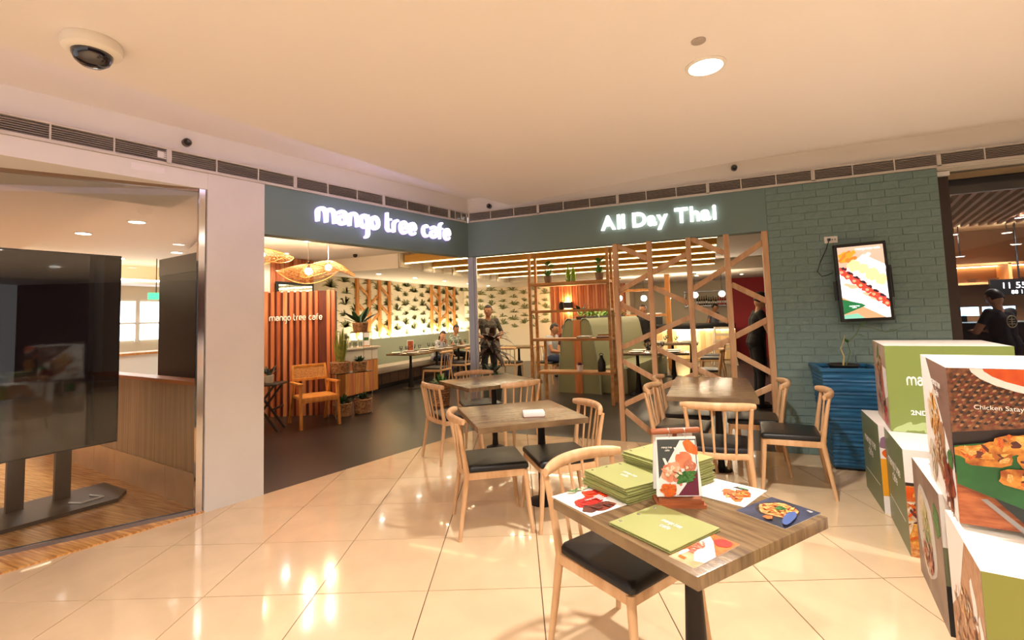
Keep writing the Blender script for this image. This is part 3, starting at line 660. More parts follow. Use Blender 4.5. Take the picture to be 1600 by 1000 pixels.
def side_plate(p):
    p.rect(0, 0, 1, 1, OFFW); p.poly([(.25, 1), (1, 1), (1, .35)], mat('print_taupe', S(126, 92, 80), .4)); p.blob(.4, .58, .2, .16, NOODW, .2, jag=.25); p.blob(.5, .5, .16, .2, NOOD, 1, jag=.25); p.blob(.44, .66, .1, .06, SATAYL); p.blob(.6, .36, .22, .16, mat('print_nuts', S(186, 140, 100), .4, col2=S(150, 100, 66), scale=60), 1.0, jag=.2); p.blob(.8, .2, .16, .16, mat('print_shreds', S(170, 70, 34), .4, col2=S(116, 40, 24), scale=40, stretch=(1, 6, 1)), 1.0, jag=.25)
    p.blob(.25, .2, .16, .14, NOODW, 1.2, jag=.2); p.blob(.9, .38, .08, .06, HERB); pile(p, .45, .58, .17, .16, 44, [NOODW, NOOD, SATAYL, FINE[5]], .045, 14, .35); pile(p, .58, .36, .18, .13, 60, [MATS['print_nuts'], NOODW, SATAY], .025, 15); pile(p, .8, .2, .12, .15, 30, [MATS['print_shreds'], DKRED], .06, 16, .2); pile(p, .26, .2, .12, .12, 20, [NOODW, OFFW], .06, 17, .25); p.logo('mango tree', .56, .84, .03, WLET, .3); p.logo('cafe', .66, .77, .03, WLET, .12)
def side_veg(p):
    p.rect(0, 0, 1, 1, mat('print_dusk', S(150, 124, 108), .4, col2=S(120, 94, 82), scale=6)); p.blob(.42, .5, .34, .36, mat('print_plate_grey', S(206, 200, 196), .35), .2, jag=.05); p.blob(.38, .62, .16, .2, NOODW, 1.3, jag=.25); p.blob(.46, .5, .14, .24, mat('print_sprouts', S(206, 198, 140), .4, col2=S(166, 168, 100), scale=50, stretch=(1, 5, 1)), .2, jag=.2); p.blob(.45, .32, .2, .12, PINKP, .3, jag=.25); p.blob(.86, .75, .1, .12, HERB, .3); pile(p, .44, .5, .16, .2, 60, [MATS['print_sprouts'], NOODW, FINE[5], HERB], .05, 18, .2); pile(p, .46, .32, .18, .1, 30, [PINKP, FINE[2], NOODW], .05, 19)
def side_nut(p):
    p.rect(0, 0, 1, 1, mat('print_nut_bed', S(196, 148, 112), .4, col2=S(160, 104, 70), scale=22, stretch=(1, 3, 1))); p.poly([(0, .35), (0, 1), (.6, 1), (.3, .55)], OFFW); p.blob(.75, .7, .06, .14, OFFW, .3); p.blob(.9, .6, .05, .1, OFFW, .3); pile(p, .55, .35, .45, .33, 120, [MATS['print_nut_bed'], NOODW, WOODP, DKRED, NOOD], .035, 20, .5)
def front_brand(p):
    p.rect(0, 0, 1, 1, OLIVED); p.logo('mango tree cafe', .17, .55, .085, WLET, .70)
    for k in range(6): p.blob(.1+.13*k, .04+.03*(k % 2), .1, .04, mat('print_pale_leaf', S(176, 192, 132), .4), .6-.3*(k % 3), jag=.2)
def front_prep(p): p.rect(0, 0, 1, 1, OFFW); p.rect(.0, .2, 1, .62, mat('print_amber', S(236, 166, 40), .4)); p.blob(.12, .8, .12, .09, mat('print_violet', S(140, 110, 132), .4)); p.blob(.1, .68, .08, .06, SAUCE)
def front_noodle(p): p.rect(0, 0, 1, .68, NOOD); p.rect(0, .68, 1, 1, OFFW); p.rect(0, .66, 1, .69, DARKP); p.blob(.1, .55, .16, .1, SAUCE, jag=.2); p.blob(.16, .4, .2, .1, NOODW, jag=.2); p.blob(.1, .2, .16, .12, SATAYL, jag=.25); p.blob(.2, .3, .1, .06, ORG); pile(p, .2, .35, .22, .3, 70, [NOODW, SAUCE, FINE[0], SATAYL, DKRED], .06, 21, .25)
def front_satay(p):
    p.rect(0, 0, 1, 1, WOODP); p.rect(0, .32, 1, 1, DARKP); p.poly([(0, .78), (0, 1), (1, 1), (1, .98), (.62, .80)], WICKP); p.poly([(0, .58), (.0, .95), (.3, .95), (.75, .72), (.7, .70)], WICKP)
    for r in range(12):
        for k in range(18):
            u, v = .02+k*.036+(.018 if r % 2 else 0), .585+r*.033
            if u < .66 and v < .97 and v > .60+.16*u: p.blob(u, v, .0125, .0085, (DARKP, MATS['print_cocoa'], DARKP)[(k+r) % 3], .6, 8, .2); p.k -= .8; p.blob(u+.012, v+.012, .011, .006, MATS['print_nuts'] if 'print_nuts' in MATS else NOOD, .6, 8, .2); p.k -= .8
    p.blob(.72, 1.0, .62, .20, OFFW, -.03, 30, .0); p.blob(.72, 1.0, .56, .155, SAUCE, -.03, 30, .0)
    p.poly([(0, .5), (.25, .56), (1.0, .6), (1, .05), (.5, .06), (.0, .26)], LEAFG); p.poly([(.28, .0), (.1, .18), (.13, .185), (.32, 0)], GREYP); p.poly([(.34, 0), (.16, .2), (.5, .07), (1, .07), (1, 0)], mat('print_night', S(36, 44, 40), .4))
    for (u, v, a, b, r) in ((.16, .47, .16, .075, .25), (.33, .55, .17, .07, .3), (.44, .45, .17, .085, .05), (.62, .56, .18, .07, .3), (.66, .42, .2, .085, .1), (.38, .33, .2, .07, .0), (.62, .30, .2, .07, -.15), (.50, .19, .17, .055, -.2), (.75, .17, .2, .06, -.1), (.85, .48, .16, .07, .2)):
        p.blob(u, v, a, b, SATAY, r, jag=.18); p.blob(u+.02, v+.015, a*.65, b*.55, SATAYL, r, jag=.3); p.blob(u-.05, v-.01, a*.18, b*.3, DKRED, r, jag=.3); pile(p, u, v, a*.75, b*.7, 16, [SATAYL, SATAY, FINE[1], DKRED, FINE[0]], .024, int(u*1000), .5)
def front_olive(p): p.rect(0, 0, 1, 1, mat('print_olive_front', S(136, 136, 62), .4))
def front_dark(p): p.rect(0, 0, 1, 1, mat('print_deep', S(28, 28, 30), .4)); p.rect(0, .35, 1, .62, mat('print_moss', S(118, 120, 92), .4)); p.rect(0, .62, 1, 1, OFFW)
R_ = lambda a: math.radians(a)
dbox(3.905, -1.385, R_(-4), 0, 'green sided display box on the floor nearest the blue planter', side_logo, front_prep, .56, .6)
dbox(3.85, -2.02, R_(-7.5), 0, 'green sided display box on the floor with a noodle picture on its front', side_logo, front_noodle, .6, .6)
dbox(3.75, -2.77, R_(-9), 0, 'display box on the floor with a plate of sprouts on its side', side_veg, front_dark, .6, .6)
dbox(3.62, -3.44, R_(-11), 0, 'display box on the floor with a crushed nut picture and plain olive front', side_nut, front_olive, .55, .58)
bA = dbox(3.93, -1.56, R_(-9), .602, 'upper display box with green front reading mango tree cafe', side_food, front_brand, .62, .56)
textobj('2ND LEVEL', .042, (.11, -.0035, .115), (1, 0, 0), (0, 0, 1), WLET, bA, bold=.0012, align='LEFT')
bB = dbox(3.70, -3.10, R_(-11), .602, 'upper display box with a chicken satay photograph on its front', side_plate, front_satay, .6, .585)
textobj('Chicken Satay', .0235, (.065, -.0195, .435), (1, 0, 0), (0, 0, 1), WLET, bB, align='LEFT')

# ---- blue planter and its plant
BLUE = mat('blue_ribbed_planter', S(40, 106, 146), .35, col2=S(24, 78, 120), scale=10, stretch=(.6, .6, 5))
o = thing('planter', 'tall square blue planter with rippled sides by the brick wall', 'planter', (3.98, -.26, 0), .02)
mb = MB(); n = 46; rings = []
for k in range(n+1):
    t = k/n; z = .02+t*.85; h = .175+.055*t+(.0045 if k % 2 else -.002)
    q = [(-h, -h), (0, -h-.002*(k % 3)), (h, -h), (h, 0), (h, h), (0, h), (-h, h), (-h-.002*(k % 3), 0)]
    rings.append([mb.bm.verts.new((x, y, z+.006*math.sin(3*x*10+k))) for x, y in q])
for A, B in zip(rings, rings[1:]):
    for k in range(8): mb.bm.faces.new((A[k], A[(k+1) % 8], B[(k+1) % 8], B[k]))
mb.bm.faces.new(rings[0][::-1]); mb.build('body', BLUE, o, smooth=False)
mb = MB()
for sx, sy, wx, wy in ((0, -.228, .49, .035), (0, .228, .49, .035), (-.228, 0, .035, .43), (.228, 0, .035, .43)): mb.box((sx, sy, .875), (wx, wy, .03), 0, .004)
mb.build('rim', BLUE, o)
mb = MB(); mb.box((0, 0, .835), (.43, .43, .02)); mb.build('inner_shelf', BLUE, o)
mb = MB(); mb.box((0, 0, .012), (.33, .33, .025)); mb.build('foot', BLACK, o)
pt = thing('potted_vine', 'thin vine with few leaves in a dark bowl inside the blue planter', 'plant', (3.965, -.28, .846))
mb = MB(); mb.lathe([(.07, 0), (.105, .02), (.12, .05), (.13, .056), (.125, .06), (.11, .05), (.02, .045)], seg=20); mb.build('bowl', mat('dark_brown_pot', S(48, 36, 32), .5), pt)
mb = MB(); mb.tube([(0, 0, .05), (.01, 0, .13), (-.01, .0, .2), (.015, 0, .27), (.03, 0, .33)], [.008, .007, .006, .005, .003], 7); mb.build('stem', mat('dry_stem', S(196, 176, 122), .6), pt)
mb = MB(); mb.tube([(.02, 0, .05), (.06, 0, .17), (.05, .02, .25), (.12, .02, .33), (.16, .03, .4)], [.006, .005, .004, .004, .003], 7); mb.build('branch', mat('green_stem', S(100, 116, 70), .6), pt)
for (b, d, L) in (((.16, .03, .4), (.3, -.4, .5), .09), ((.12, .02, .33), (.9, -.3, -.2), .08), ((.05, .02, .25), (-.3, -.3, .6), .07), ((.45, .1, .36), (.8, -.2, .5), .1), ((.45, .1, .36), (-.6, -.2, .1), .07)):
    mb = MB(); mb.blade(b, d, L, .04, .2); mb.build('leaf', GREEN1, pt)
mb = MB(); mb.tube([(.16, .03, .4), (.26, .06, .38), (.36, .08, .34), (.45, .1, .36)], .003, 6); mb.build('runner', MATS['green_stem'], pt)

# ---- wall screen, outlet, cable
scr = thing('wall_screen', 'portrait wall screen showing a skewer of grilled chicken', 'screen', (4.205, -.11, 1.655), 0)
Mx = Matrix.Rotation(-.028, 4, 'Y')
sw, sh = .41, .735
mb = MB(); mb.b2((-sw/2, -.02, -sh/2), (sw/2, .028, sh/2), .006); b_ = mb.build('bezel', BLACK, scr)
mb = MB(); mb.b2((-.12, .028, -.2), (.12, .108, .2)); mb.build('wall_bracket', BLACK, scr)
for s in (-1, 1): mb = MB(); mb.b2((s*(sw/2+.012)-.012, -.005, -.16), (s*(sw/2+.012)+.012, .025, .14 if s > 0 else .02), .004); mb.build('speaker', BLACK, scr)
def em(n, c, st=1.6): return emat(n, c, st*.42)
p = Print((-sw/2+.026, -.021, -sh/2+.03), (1, 0, 0), (0, 0, 1), (0, -1, 0), sw-.052, sh-.06)
p.rect(0, 0, 1, 1, em('scr_base', S(196, 164, 142))); p.poly([(0, .28), (0, .62), (.55, .88), (1, .72), (1, .0), (.8, 0)], em('scr_plate', S(252, 246, 242), 1.9)); p.poly([(0, 0), (0, .3), (.55, .12), (.9, 0)], em('scr_table', S(206, 148, 108)))
p.poly([(0, .06), (0, .27), (.42, .2), (.5, .17)], em('scr_green', S(28, 112, 62), 1.2)); p.poly([(0, 0), (0, .05), (.3, .07), (.45, 0)], em('scr_mint', S(130, 200, 176), 1.2))
for k in range(6): p.blob(.12+.08*(k % 3), .82+.07*(k//3), .14, .035, em('scr_chips%d' % (k % 2), S(236, 150 if k % 2 else 120, 44), 1.4), .15+.1*k, jag=.15)
for (u, v, r) in ((.33, .73, .14), (.52, .68, .12), (.7, .6, .15), (.88, .52, .13)): p.blob(u, v, r, r*.6, em('scr_cracker', S(246, 196, 140), 1.8), -.4, jag=.1)
for (u, v) in ((.22, .45), (.6, .32), (.75, .26)): p.blob(u, v, .16, .03, em('scr_tan', S(232, 188, 150), 1.3), -.35)
for k in range(8):
    t = k/7; u, v = .06+t*.9, .66-t*.46
    p.blob(u, v, .12, .055, em('scr_meat%d' % (k % 2), S(206 if k % 2 else 224, 66, 40 if k % 2 else 58), 1.4), -.5, jag=.25); p.blob(u+.04, v+.035, .07, .018, em('scr_char', S(62, 34, 44), 1), -.5, jag=.3); p.blob(u-.02, v-.01, .04, .02, em('scr_glaze', S(250, 160, 120), 1.6), -.4)
p.poly([(.48, .80), (.56, .78), (.72, .88), (.66, .90)], em('scr_plate', S(252, 246, 242))); p.poly([(.85, .62), (.95, .6), (1, .66), (1, .7)], em('scr_plate', S(252, 246, 242)))
p.logo('mango tree cafe', .40, .945, .017, em('scr_text', (1, 1, 1, 1), 2.2), .52); p.logo('mango tree', .13, .165, .012, em('scr_text', (1, 1, 1, 1)), .22); p.logo('cafe', .19, .145, .01, em('scr_text', (1, 1, 1, 1)), .09)
p.build('picture', b_)
for ch in scr.children: ch.matrix_local = Mx @ ch.matrix_local
o = thing('wall_outlet', 'white wall outlet with a black plug above the screen corner', 'outlet', (4.0, -.008, 2.085))
mb = MB(); mb.b2((-.055, -.008, -.033), (.055, .006, .033), .003); mb.build('cover_plate', WHITE, o)
for s in (-1, 1):
    mb = MB(); mb.b2((.022+s*.012-.003, -.0095, -.008), (.022+s*.012+.003, -.0078, .008)); mb.build('slot', BLACK, o)
mb = MB(); mb.box((-.02, -.022, 0), (.024, .03, .024), 0, .004); mb.build('plug', BLACK, o)
mb = MB(); mb.tube([(3.98, -.035, 2.083), (3.955, -.03, 2.0), (3.90, -.022, 1.88), (3.865, -.02, 1.78), (3.90, -.022, 1.73), (3.95, -.03, 1.74), (3.99, -.05, 1.76)], .004, 7)
tag(mb.build('power_cable', BLACK), 'black power cable looping from outlet to wall screen', 'cable')

# ================================================================ LEFT SHOP behind glass
GLASS = glassmat('clear_glass', (.96, .97, .97, 1), 1.0)
g0, g1 = V((-.87, -2.96, 0)), V((-2.45, -5.42, 0)); gd = (g1-g0).normalized()
wn = struct(MB().prism([g0+V((0, 0, .035)), g0+gd*1.62+V((0, 0, .035)), g0+gd*1.62+V((-.01, .006, .035)), g0+V((-.01, .006, .035))], (0, 0, 2.49)).build('window_1', GLASS, smooth=False))
a = g0+gd*1.63; b = g1; MB().prism([a+V((0, 0, .035)), b+V((0, 0, .035)), b+V((-.01, .006, .035)), a+V((-.01, .006, .035))], (0, 0, 2.49)).build('pane', GLASS, wn, smooth=False)
MB().bar(g0+V((0, 0, .02)), g1+V((0, 0, .02)), .04, .03).build('sill_rail', STEEL, wn)
MB().bar(g0+V((0, 0, 2.53)), g1+V((0, 0, 2.53)), .04, .025).build('head_rail', mat('bronze_rail', S(150, 124, 104), .4, .5), wn)
MB().b2((-.022, -.022, 0), (.022, .022, 2.56)).build('chrome_mullion', CHROME, wn, (g0.x+.005, g0.y+.02, 0), AL)
mb = MB(); mb.b2((-7.5, .0, 2.54), (-3.03, .9, ZT)); struct(mb.build('trim_4', BULK, None, (0, 0, 0), AL))
h0, h1 = V((-.93, -2.90, 0)), V((-4.6, -2.28, 0)); hd = (h1-h0).normalized(); hn = V((-hd.y, hd.x, 0)); hn = hn if hn.y > 0 else -hn
LAM = mat('striped_laminate', S(190, 150, 106), .4, col2=S(154, 116, 78), scale=5, stretch=(14, 14, .2), detail=2)
hw = struct(MB().prism([h0, h1, h1+hn*.1, h0+hn*.1], (0, 0, .97)).build('wall_half', LAM, smooth=False))
MB().prism([h0-hn*.015+V((0, 0, .965)), h1-hn*.015+V((0, 0, .965)), h1+hn*.12+V((0, 0, .965)), h0+hn*.12+V((0, 0, .965))], (0, 0, .03)).build('wood_cap', mat('orange_wood_cap', S(206, 120, 54), .35), hw)
for k in range(7):
    a, b = h0+hd*(.53*k+.003), h0+hd*min(.53*(k+1)-.003, 3.7); MB().prism([a, b, b-hn*.014, a-hn*.014], (0, 0, .275)).build('skirting_tile', mat('tan_marble', S(206, 160, 116), .2, var=.08, scale=4), hw, smooth=False)
# big black display on a stand
e0 = V((-2.06, -2.86, 0)); ed = V((-.17, -.985, 0)).normalized(); en = V((-ed.y, ed.x, 0)); en = en if en.x > 0 else -en
sc = thing('standing_display', 'large black glossy display on a floor stand behind the left glass', 'display', e0)
GLOSSB = mat('black_gloss_glass', S(14, 12, 16), .04, coat=.6, spec=.7)
q = [V((0, 0, .44)), ed*1.05+V((0, 0, .44)), ed*1.05+V((0, 0, 2.10)), V((0, 0, 2.10))]
MB().prism([p-en*.06 for p in q], en*.056).build('casing', BLACK, sc, smooth=False)
MB().prism([p+(ed*(.012 if i in (0, 3) else -.012))+V((0, 0, .012 if i < 2 else -.012))-en*.004 for i, p in enumerate(q)], en*.004).build('screen_glass', GLOSSB, sc, smooth=False)
for k in (.34, .62): MB().bar(ed*k-en*.09, ed*k-en*.09+V((0, 0, 1.4)), .1, .05, up=en).build('stand_leg', mat('dark_bronze', S(70, 56, 46), .45, .4), sc)
mb = MB(); mb.prism([ed*.0-en*.28, ed*-.02+en*.16, ed*.1+en*.34, ed*.95+en*.34, ed*1.0-en*.28], (0, 0, .03)); mb.build('base_plate', MATS['dark_bronze'], sc, smooth=False).location.z = .01
mb = MB(); mb.tube([ed*.2+en*.05+V((0, 0, .048)), ed*.15+en*.2+V((0, 0, .048)), ed*.3+en*.22+V((0, 0, .048)), ed*.35+en*.12+V((0, 0, .048))], .006, 6); mb.build('cord', WHITE, sc)
# second dark panel on the wall towards the cafe
c0, c1 = V((-.82, -2.62, 0)), V((-4.2, -.62, 0)); cdv = (c1-c0).normalized(); cn = V((cdv.y, -cdv.x, 0)); cn = cn if cn.y < 0 else -cn
cn = -hn; pa = onp(309, 500, h0+hn*.24, hn); pb = onp(248, 500, h0+hn*.24, hn); pa.z = pb.z = 0
wp = thing('wall_display', 'dark glossy wall display above the wooden half wall', 'display', pa)
d_ = pb-pa; q = [V((0, 0, .95)), d_+V((0, 0, .95)), d_+V((0, 0, 2.12)), V((0, 0, 2.12))]
MB().prism([p-cn*.055 for p in q], cn*.05).build('casing', BLACK, wp, smooth=False); MB().prism([p-cn*.005 for p in q], cn*.005).build('screen_glass', mat('black_satin', S(16, 14, 20), .35, spec=.25), wp, smooth=False)
MB().prism([V((0, 0, 1.95))+cn*.001, d_+V((0, 0, 1.95))+cn*.001, d_+V((0, 0, 2.12))+cn*.001, V((0, 0, 2.12))+cn*.001], cn*.004).build('top_panel', mat('charcoal_panel', S(52, 48, 50), .35), wp, smooth=False)
# shell of that shop
wl = struct(MB().b2((-8.2, -8, 0), (-8.0, 1.5, 2.75)).build('wall_left_shop_back', CREAM))
struct(MB().prism([(-.9, -3.2, 2.6), (-4.6, -2.3, 2.6), (-8.1, -1.6, 2.6), (-8.1, -8, 2.6), (-2.4, -8, 2.6)], (0, 0, .05)).build('ceiling_left_shop', CEIL, smooth=False))
struct(MB().prism([(-.86, -2.7, 2.72), (-.9, -3.25, 2.72), (-8.1, -1.6, 2.72), (-8.1, 1.6, 2.72), (-4.3, -.5, 2.72)], (0, 0, .05)).build('ceiling_left_shop_rear', CEIL, smooth=False))
struct(MB().b2((-8.1, 1.4, 0), (-4.2, 1.5, 2.75)).build('wall_left_shop_side', CREAM))
MB().b2((-8.0, -7, 2.3), (-7.4, 1.4, 2.36)).build('cove_ledge', CEIL, wl); MB().b2((-7.42, -7, 2.36), (-7.39, 1.4, 2.39)).build('cove_light', emat('cove_warm', (1, .8, .52, 1), 10), wl)
DAY = emat('daylight_pane', (.82, .92, 1, 1), 3.0)
for k, (ya, yb) in enumerate(((.02, .52), (.58, 1.1))):
    wd = struct(MB().b2((-8.0, ya, 1.2), (-7.985, yb, 1.98)).build('window_%d' % (k+2), DAY))
    MB().b2((-7.99, ya, 1.52), (-7.95, yb, 1.56)).build('transom', WHITE, wd); MB().b2((-7.99, ya-.03, 1.16), (-7.95, ya+.01, 2.0)).build('jamb', WHITE, wd); MB().b2((-7.99, yb-.01, 1.16), (-7.95, yb+.03, 2.0)).build('jamb', WHITE, wd)
for k, (px, py, z) in enumerate(((112, 267, 2.6), (130, 364, 2.72), (214, 346, 2.72), (276, 394, 2.72), (204, 436, 2.72))):
    p = G(px, py, z) if k < 4 else V((-7.0, -.3, z))
    downlight((p.x, p.y, z-.001), .08, ['round downlight above the big black display', 'round downlight in the shop ceiling over the half wall, deeper one', 'round downlight in the shop ceiling over the half wall, lone one', 'round downlight beside the wall display top', 'tiny far downlight before the daylight windows'][k], 75 if k < 3 else 30, 'downlights of the left shop')
dsk = thing('shop_counter', 'pale counter below the daylight windows of the left shop', 'counter', (-7.2, .2, 0))
MB().b2((-.3, -.9, 0), (.3, 1.0, .95)).build('body', WHITE, dsk); MB().b2((-.35, -.95, .95), (.35, 1.05, .99)).build('top', WOODO, dsk)
ex = thing('exit_sign_reflection', 'small green lit exit sign standing in for a reflection in the left shop', 'sign', (-6.6, .1, 2.02), 1.2)  # added in place of an exit sign's reflection in the display
MB().b2((-.12, -.02, -.06), (.12, .02, .06)).build('box', emat('exit_green', (.05, .75, .2, 1), 1.6), ex); MB().cyl((0, 0, .06), (0, 0, .7), .008).build('rod', BLACK, ex)

# ================================================================ RIGHT SHOP
RW = mat('ramen_wall', S(150, 104, 66), .6)
struct(MB().b2((4.865, .16, 0), (5.0, .34, ZT)).build('trim_5', mat('dark_wood_post', S(58, 42, 34), .4), smooth=False))
w2 = struct(MB().b2((5.0, .2, .05), (9, .212, ZT)).build('window_4', glassmat('shop_glass', (.9, .9, .9, 1), 1.2)))
struct(MB().b2((4.87, 4.6, 0), (9.5, 4.75, 2.62)).build('wall_right_shop_back', RW)); struct(MB().b2((4.87, .34, 0), (4.9, 4.6, 2.62)).build('wall_right_shop_side', mat('umber_wall', S(92, 70, 54), .6)))
crs = struct(MB().b2((4.87, .25, 2.6), (9.5, 4.7, 2.66)).build('ceiling_right_shop', mat('tan_ceiling', S(216, 184, 140), .7)))
for k in range(38): x = 4.8+k*.1; MB().bar((max(4.92, x), .3, 2.55), (x+.7, 3.3, 2.55), .04, .07).build('ceiling_slat', mat('slat_pinkish', S(176, 124, 96), .6), crs)
MB().b2((4.9, .26, 2.46), (9.3, .32, 2.6)).build('dark_header', mat('header_dark', S(40, 42, 46), .3), crs)
for k, (px, py) in enumerate(((1573, 363), (1490, 366), (1594, 339), (1500, 400), (1588, 381))):
    p = G(px, py, 2.5); p = p if p.y < 3.9 else onp(px, py, (0, 3.9, 0), (0, 1, 0)); rl = downlight(p, .05, 'round lamp under the slatted ceiling of the right shop, ' + ['over the counter person', 'next to the dark post', 'farthest from the dark post', 'above the niche shelves', 'between the other shop lamps'][k], 28, 'lamps of the right shop'); (MB().cyl((0, 0, 0), (0, 0, 2.6-p.z), .008).build('rod', BLACK, rl) if p.z < 2.499 else None)
nsh = thing('niche_shelf', 'lit wooden niche shelf holding bowls on the right shop wall', 'shelf', (5.5, 4.42, 1.72))
for z in (0, .3): MB().b2((-.3, -.16, z-.02), (2.6, .18, z+.015)).build('board', mat('niche_wood', S(196, 140, 84), .5), nsh)
for x in (-.3, .75, 1.7, 2.58): MB().b2((x-.02, -.16, 0), (x+.02, .18, .3)).build('divider', MATS['niche_wood'], nsh)
MB().b2((-.26, .14, .27), (2.56, .16, .285)).build('light_strip', emat('niche_led', (1, .75, .4, 1), 16), nsh)
for k in range(8):
    mb = MB(); mb.lathe([(.03, 0), (.04, .005), (.075, .06), (.07, .06), (.03, .012)], seg=14)
    tag(mb.build('bowl', mat('bowl_dark', S(70, 44, 34), .4), None, ((5.4, 5.7, 6.0, 6.5, 6.8, 7.05, 7.45, 7.75)[k], 4.42, 1.737)), 'dark bowl standing on the lit niche shelf', 'bowl', 'bowls on the niche shelf')
ct = thing('ramen_counter', 'dark counter of the right shop behind the green display box', 'counter', (6.6, 2.9, 0))
MB().b2((-1.4, -.3, 0), (2.2, .3, 1.12)).build('body', mat('counter_dark', S(52, 36, 32), .4), ct); MB().b2((-1.45, -.36, 1.12), (2.25, .36, 1.16)).build('top', mat('counter_top_dark', S(40, 32, 30), .3), ct)
mn = thing('digit_screen', 'dark hanging screen with glowing digits in the right shop', 'screen', (7.22, 4.1, 1.62))
MB().b2((-.35, -.03, -.1), (.35, .03, .14)).build('casing', BLACK, mn); MB().cyl((0, 0, .14), (0, 0, .98), .012).build('hanger', BLACK, mn)
textobj('11 55 90', .13, (0, -.032, 0.0), (1, 0, 0), (0, 0, 1), emat('digit_white', (.85, .9, 1, 1), 3), mn); textobj('88 1:30', .08, (0, -.032, -.085), (1, 0, 0), (0, 0, 1), MATS['digit_white'], mn)
for k, x in enumerate((6.12, 6.5)):
    b_ = thing('till_screen', 'small bright blue till screen on the dark counter, ' + ('the one nearer the post' if k == 0 else 'the one beside the worker'), 'screen', (x, 3.05, 1.16), .1)
    MB().b2((-.17, -.02, .08), (.17, .02, .2)).build('screen', emat('till_blue', (.45, .75, 1, 1), 2.5), b_); MB().b2((-.03, -.02, 0), (.03, .02, .09)).build('foot', BLACK, b_)

# ================================================================ CAFE INTERIOR, left bay
# slatted partition with the small name
pp0, pp1 = V((-4.02, -.30, 0)), V((-2.73, .335, 0)); pdv = (pp1-pp0).normalized(); pang = math.atan2(pdv.y, pdv.x); Lp = (pp1-pp0).length
par = thing('slat_partition', 'redwood slatted partition carrying a small cream cafe name', 'partition', pp0, pang)
CED = [mat('cedar_%d' % k, c, .5, col2=d, scale=4, stretch=(6, 6, .4)) for k, (c, d) in enumerate(((S(206, 128, 84), S(182, 102, 62)), (S(190, 106, 66), S(160, 82, 48)), (S(214, 148, 104), S(190, 120, 78))))]
CEDD = mat('cedar_dark', S(112, 48, 32), .5, col2=S(86, 36, 26), scale=4, stretch=(6, 6, .4))
MB().b2((0, .02, 0), (Lp+.13, .1, 1.93)).build('backing', CEDD, par)
x = 0.0; k = 0
while x < Lp-.12:
    wd = (.052, .046, .058)[k % 3]; mb = MB(); mb.b2((x, -.012-.01*(k % 2), 0), (x+wd, .022, 1.945), .003); mb.build('slat', CED[k % 3], par); x += wd+.045; k += 1
for x in (Lp+.0, Lp+.075): mb = MB(); mb.b2((x, -.01, 0), (x+.055, .022, 1.945), .003); mb.build('slat', CED[(k+1) % 3], par); k += 1
MB().b2((Lp-.12, -.004, 0), (Lp-.005, .022, 1.94)).build('dark_board', CEDD, par)
logo('mango tree cafe', (.575, -.024, 1.487), (1, 0, 0), (0, 0, 1), (0, -1, 0), .062, .11, .012, par, WLET, width=.80)
# clad wall and mirror
cl = thing('wood_cladding', 'upright brown wood cladding behind the pendants', 'cladding', (WX+.002, .45, 0))
for k in range(10): mb = MB(); mb.b2((0, k*.094, 0), (.03+.012*(k % 2), k*.094+.086, 2.615), .003); mb.build('board', CED[k % 3], cl)
fr = thing('wall_mirror', 'black framed mirror on the wood cladding above the partition', 'mirror', (WX+.06, .92, 1.75))
MB().b2((0, -.42, -.42), (.03, .42, .42)).build('frame', BLACK, fr); MB().b2((.03, -.37, -.37), (.034, .37, .37)).build('glass', mat('mirror_glass', S(190, 200, 196), .05, 1), fr)
# wavy wire pendants
def pendant(px, py, depth, label, rot):
    d = ray(px, py); c = CAM+d*depth
    o = thing('wire_pendant', label, 'pendant', c, rot, 'wavy wire pendants by the partition')
    mb = MB(); seg, nr = 40, 8; grid = []
    for i in range(nr+1):
        r = .03+.36*i/nr; grid.append([mb.bm.verts.new((r*math.cos(a)*1.05, r*math.sin(a)*.9, .12-.17*(i/nr)**1.6+.075*(i/nr)**2*math.sin(2*a+.6))) for a in [2*PI*k/seg for k in range(seg)]])
    for A, B in zip(grid, grid[1:]):
        for k in range(seg):
            mb.bm.faces.new((A[k], A[(k+1) % seg], B[(k+1) % seg])); mb.bm.faces.new((A[k], B[(k+1) % seg], B[k]))
    rim = [v.co.copy() for v in grid[-1]]
    sh = mb.build('shade', mat('brass_wire', S(232, 164, 92), .35, .3), o, norm=False); md = sh.modifiers.new('w', 'WIREFRAME'); md.thickness = .0045; md.use_even_offset = False
    mb = MB(); mb.tube(rim, .006, 6, closed=True); mb.build('rim', MATS['brass_wire'], o)
    mb = MB(); mb.sph((0, 0, .02), .05, 14); mb.build('bulb', emat('pendant_bulb', (1, .82, .55, 1), 12), o)
    mb = MB(); mb.cyl((0, 0, .06), (0, 0, .14), .022); mb.build('socket', BLACK, o); mb = MB(); mb.cyl((0, 0, .13), (0, 0, 2.62-c.z), .005); mb.build('cord', WHITE, o)
    lamp('pendant_lamp', 'POINT', (0, 0, -.06), 9, (1, .74, .45), .06, parent=o)
pendant(482, 426, 6.5, 'wavy wire mesh pendant hanging nearer the partition lettering', .3)
pendant(513, 420, 7.1, 'wavy wire mesh pendant hanging nearer the wallpaper', 1.5)
pendant(408, 400, 6.6, 'wavy wire mesh pendant partly hidden by the pillar', .9)
for k, (px, py) in enumerate(((446.5, 395.5), (480, 376), (513, 378.5))):
    p = G(px, py, 2.62); downlight((p.x, p.y, 2.619), .045, 'tiny downlight in the cafe ceiling ' + ['by the pendant cord', 'just behind the fascia start', 'just behind the fascia lettering'][k], 14, 'tiny cafe ceiling downlights')
o = thing('dome_camera', 'small black dome camera under the cream cafe ceiling', 'camera', G(555, 399, 2.6)); MB().sph((0, 0, 0), .04).build('dome', BLACK, o); MB().cyl((0, 0, .0), (0, 0, .03), .03).build('mount', BLACK, o)
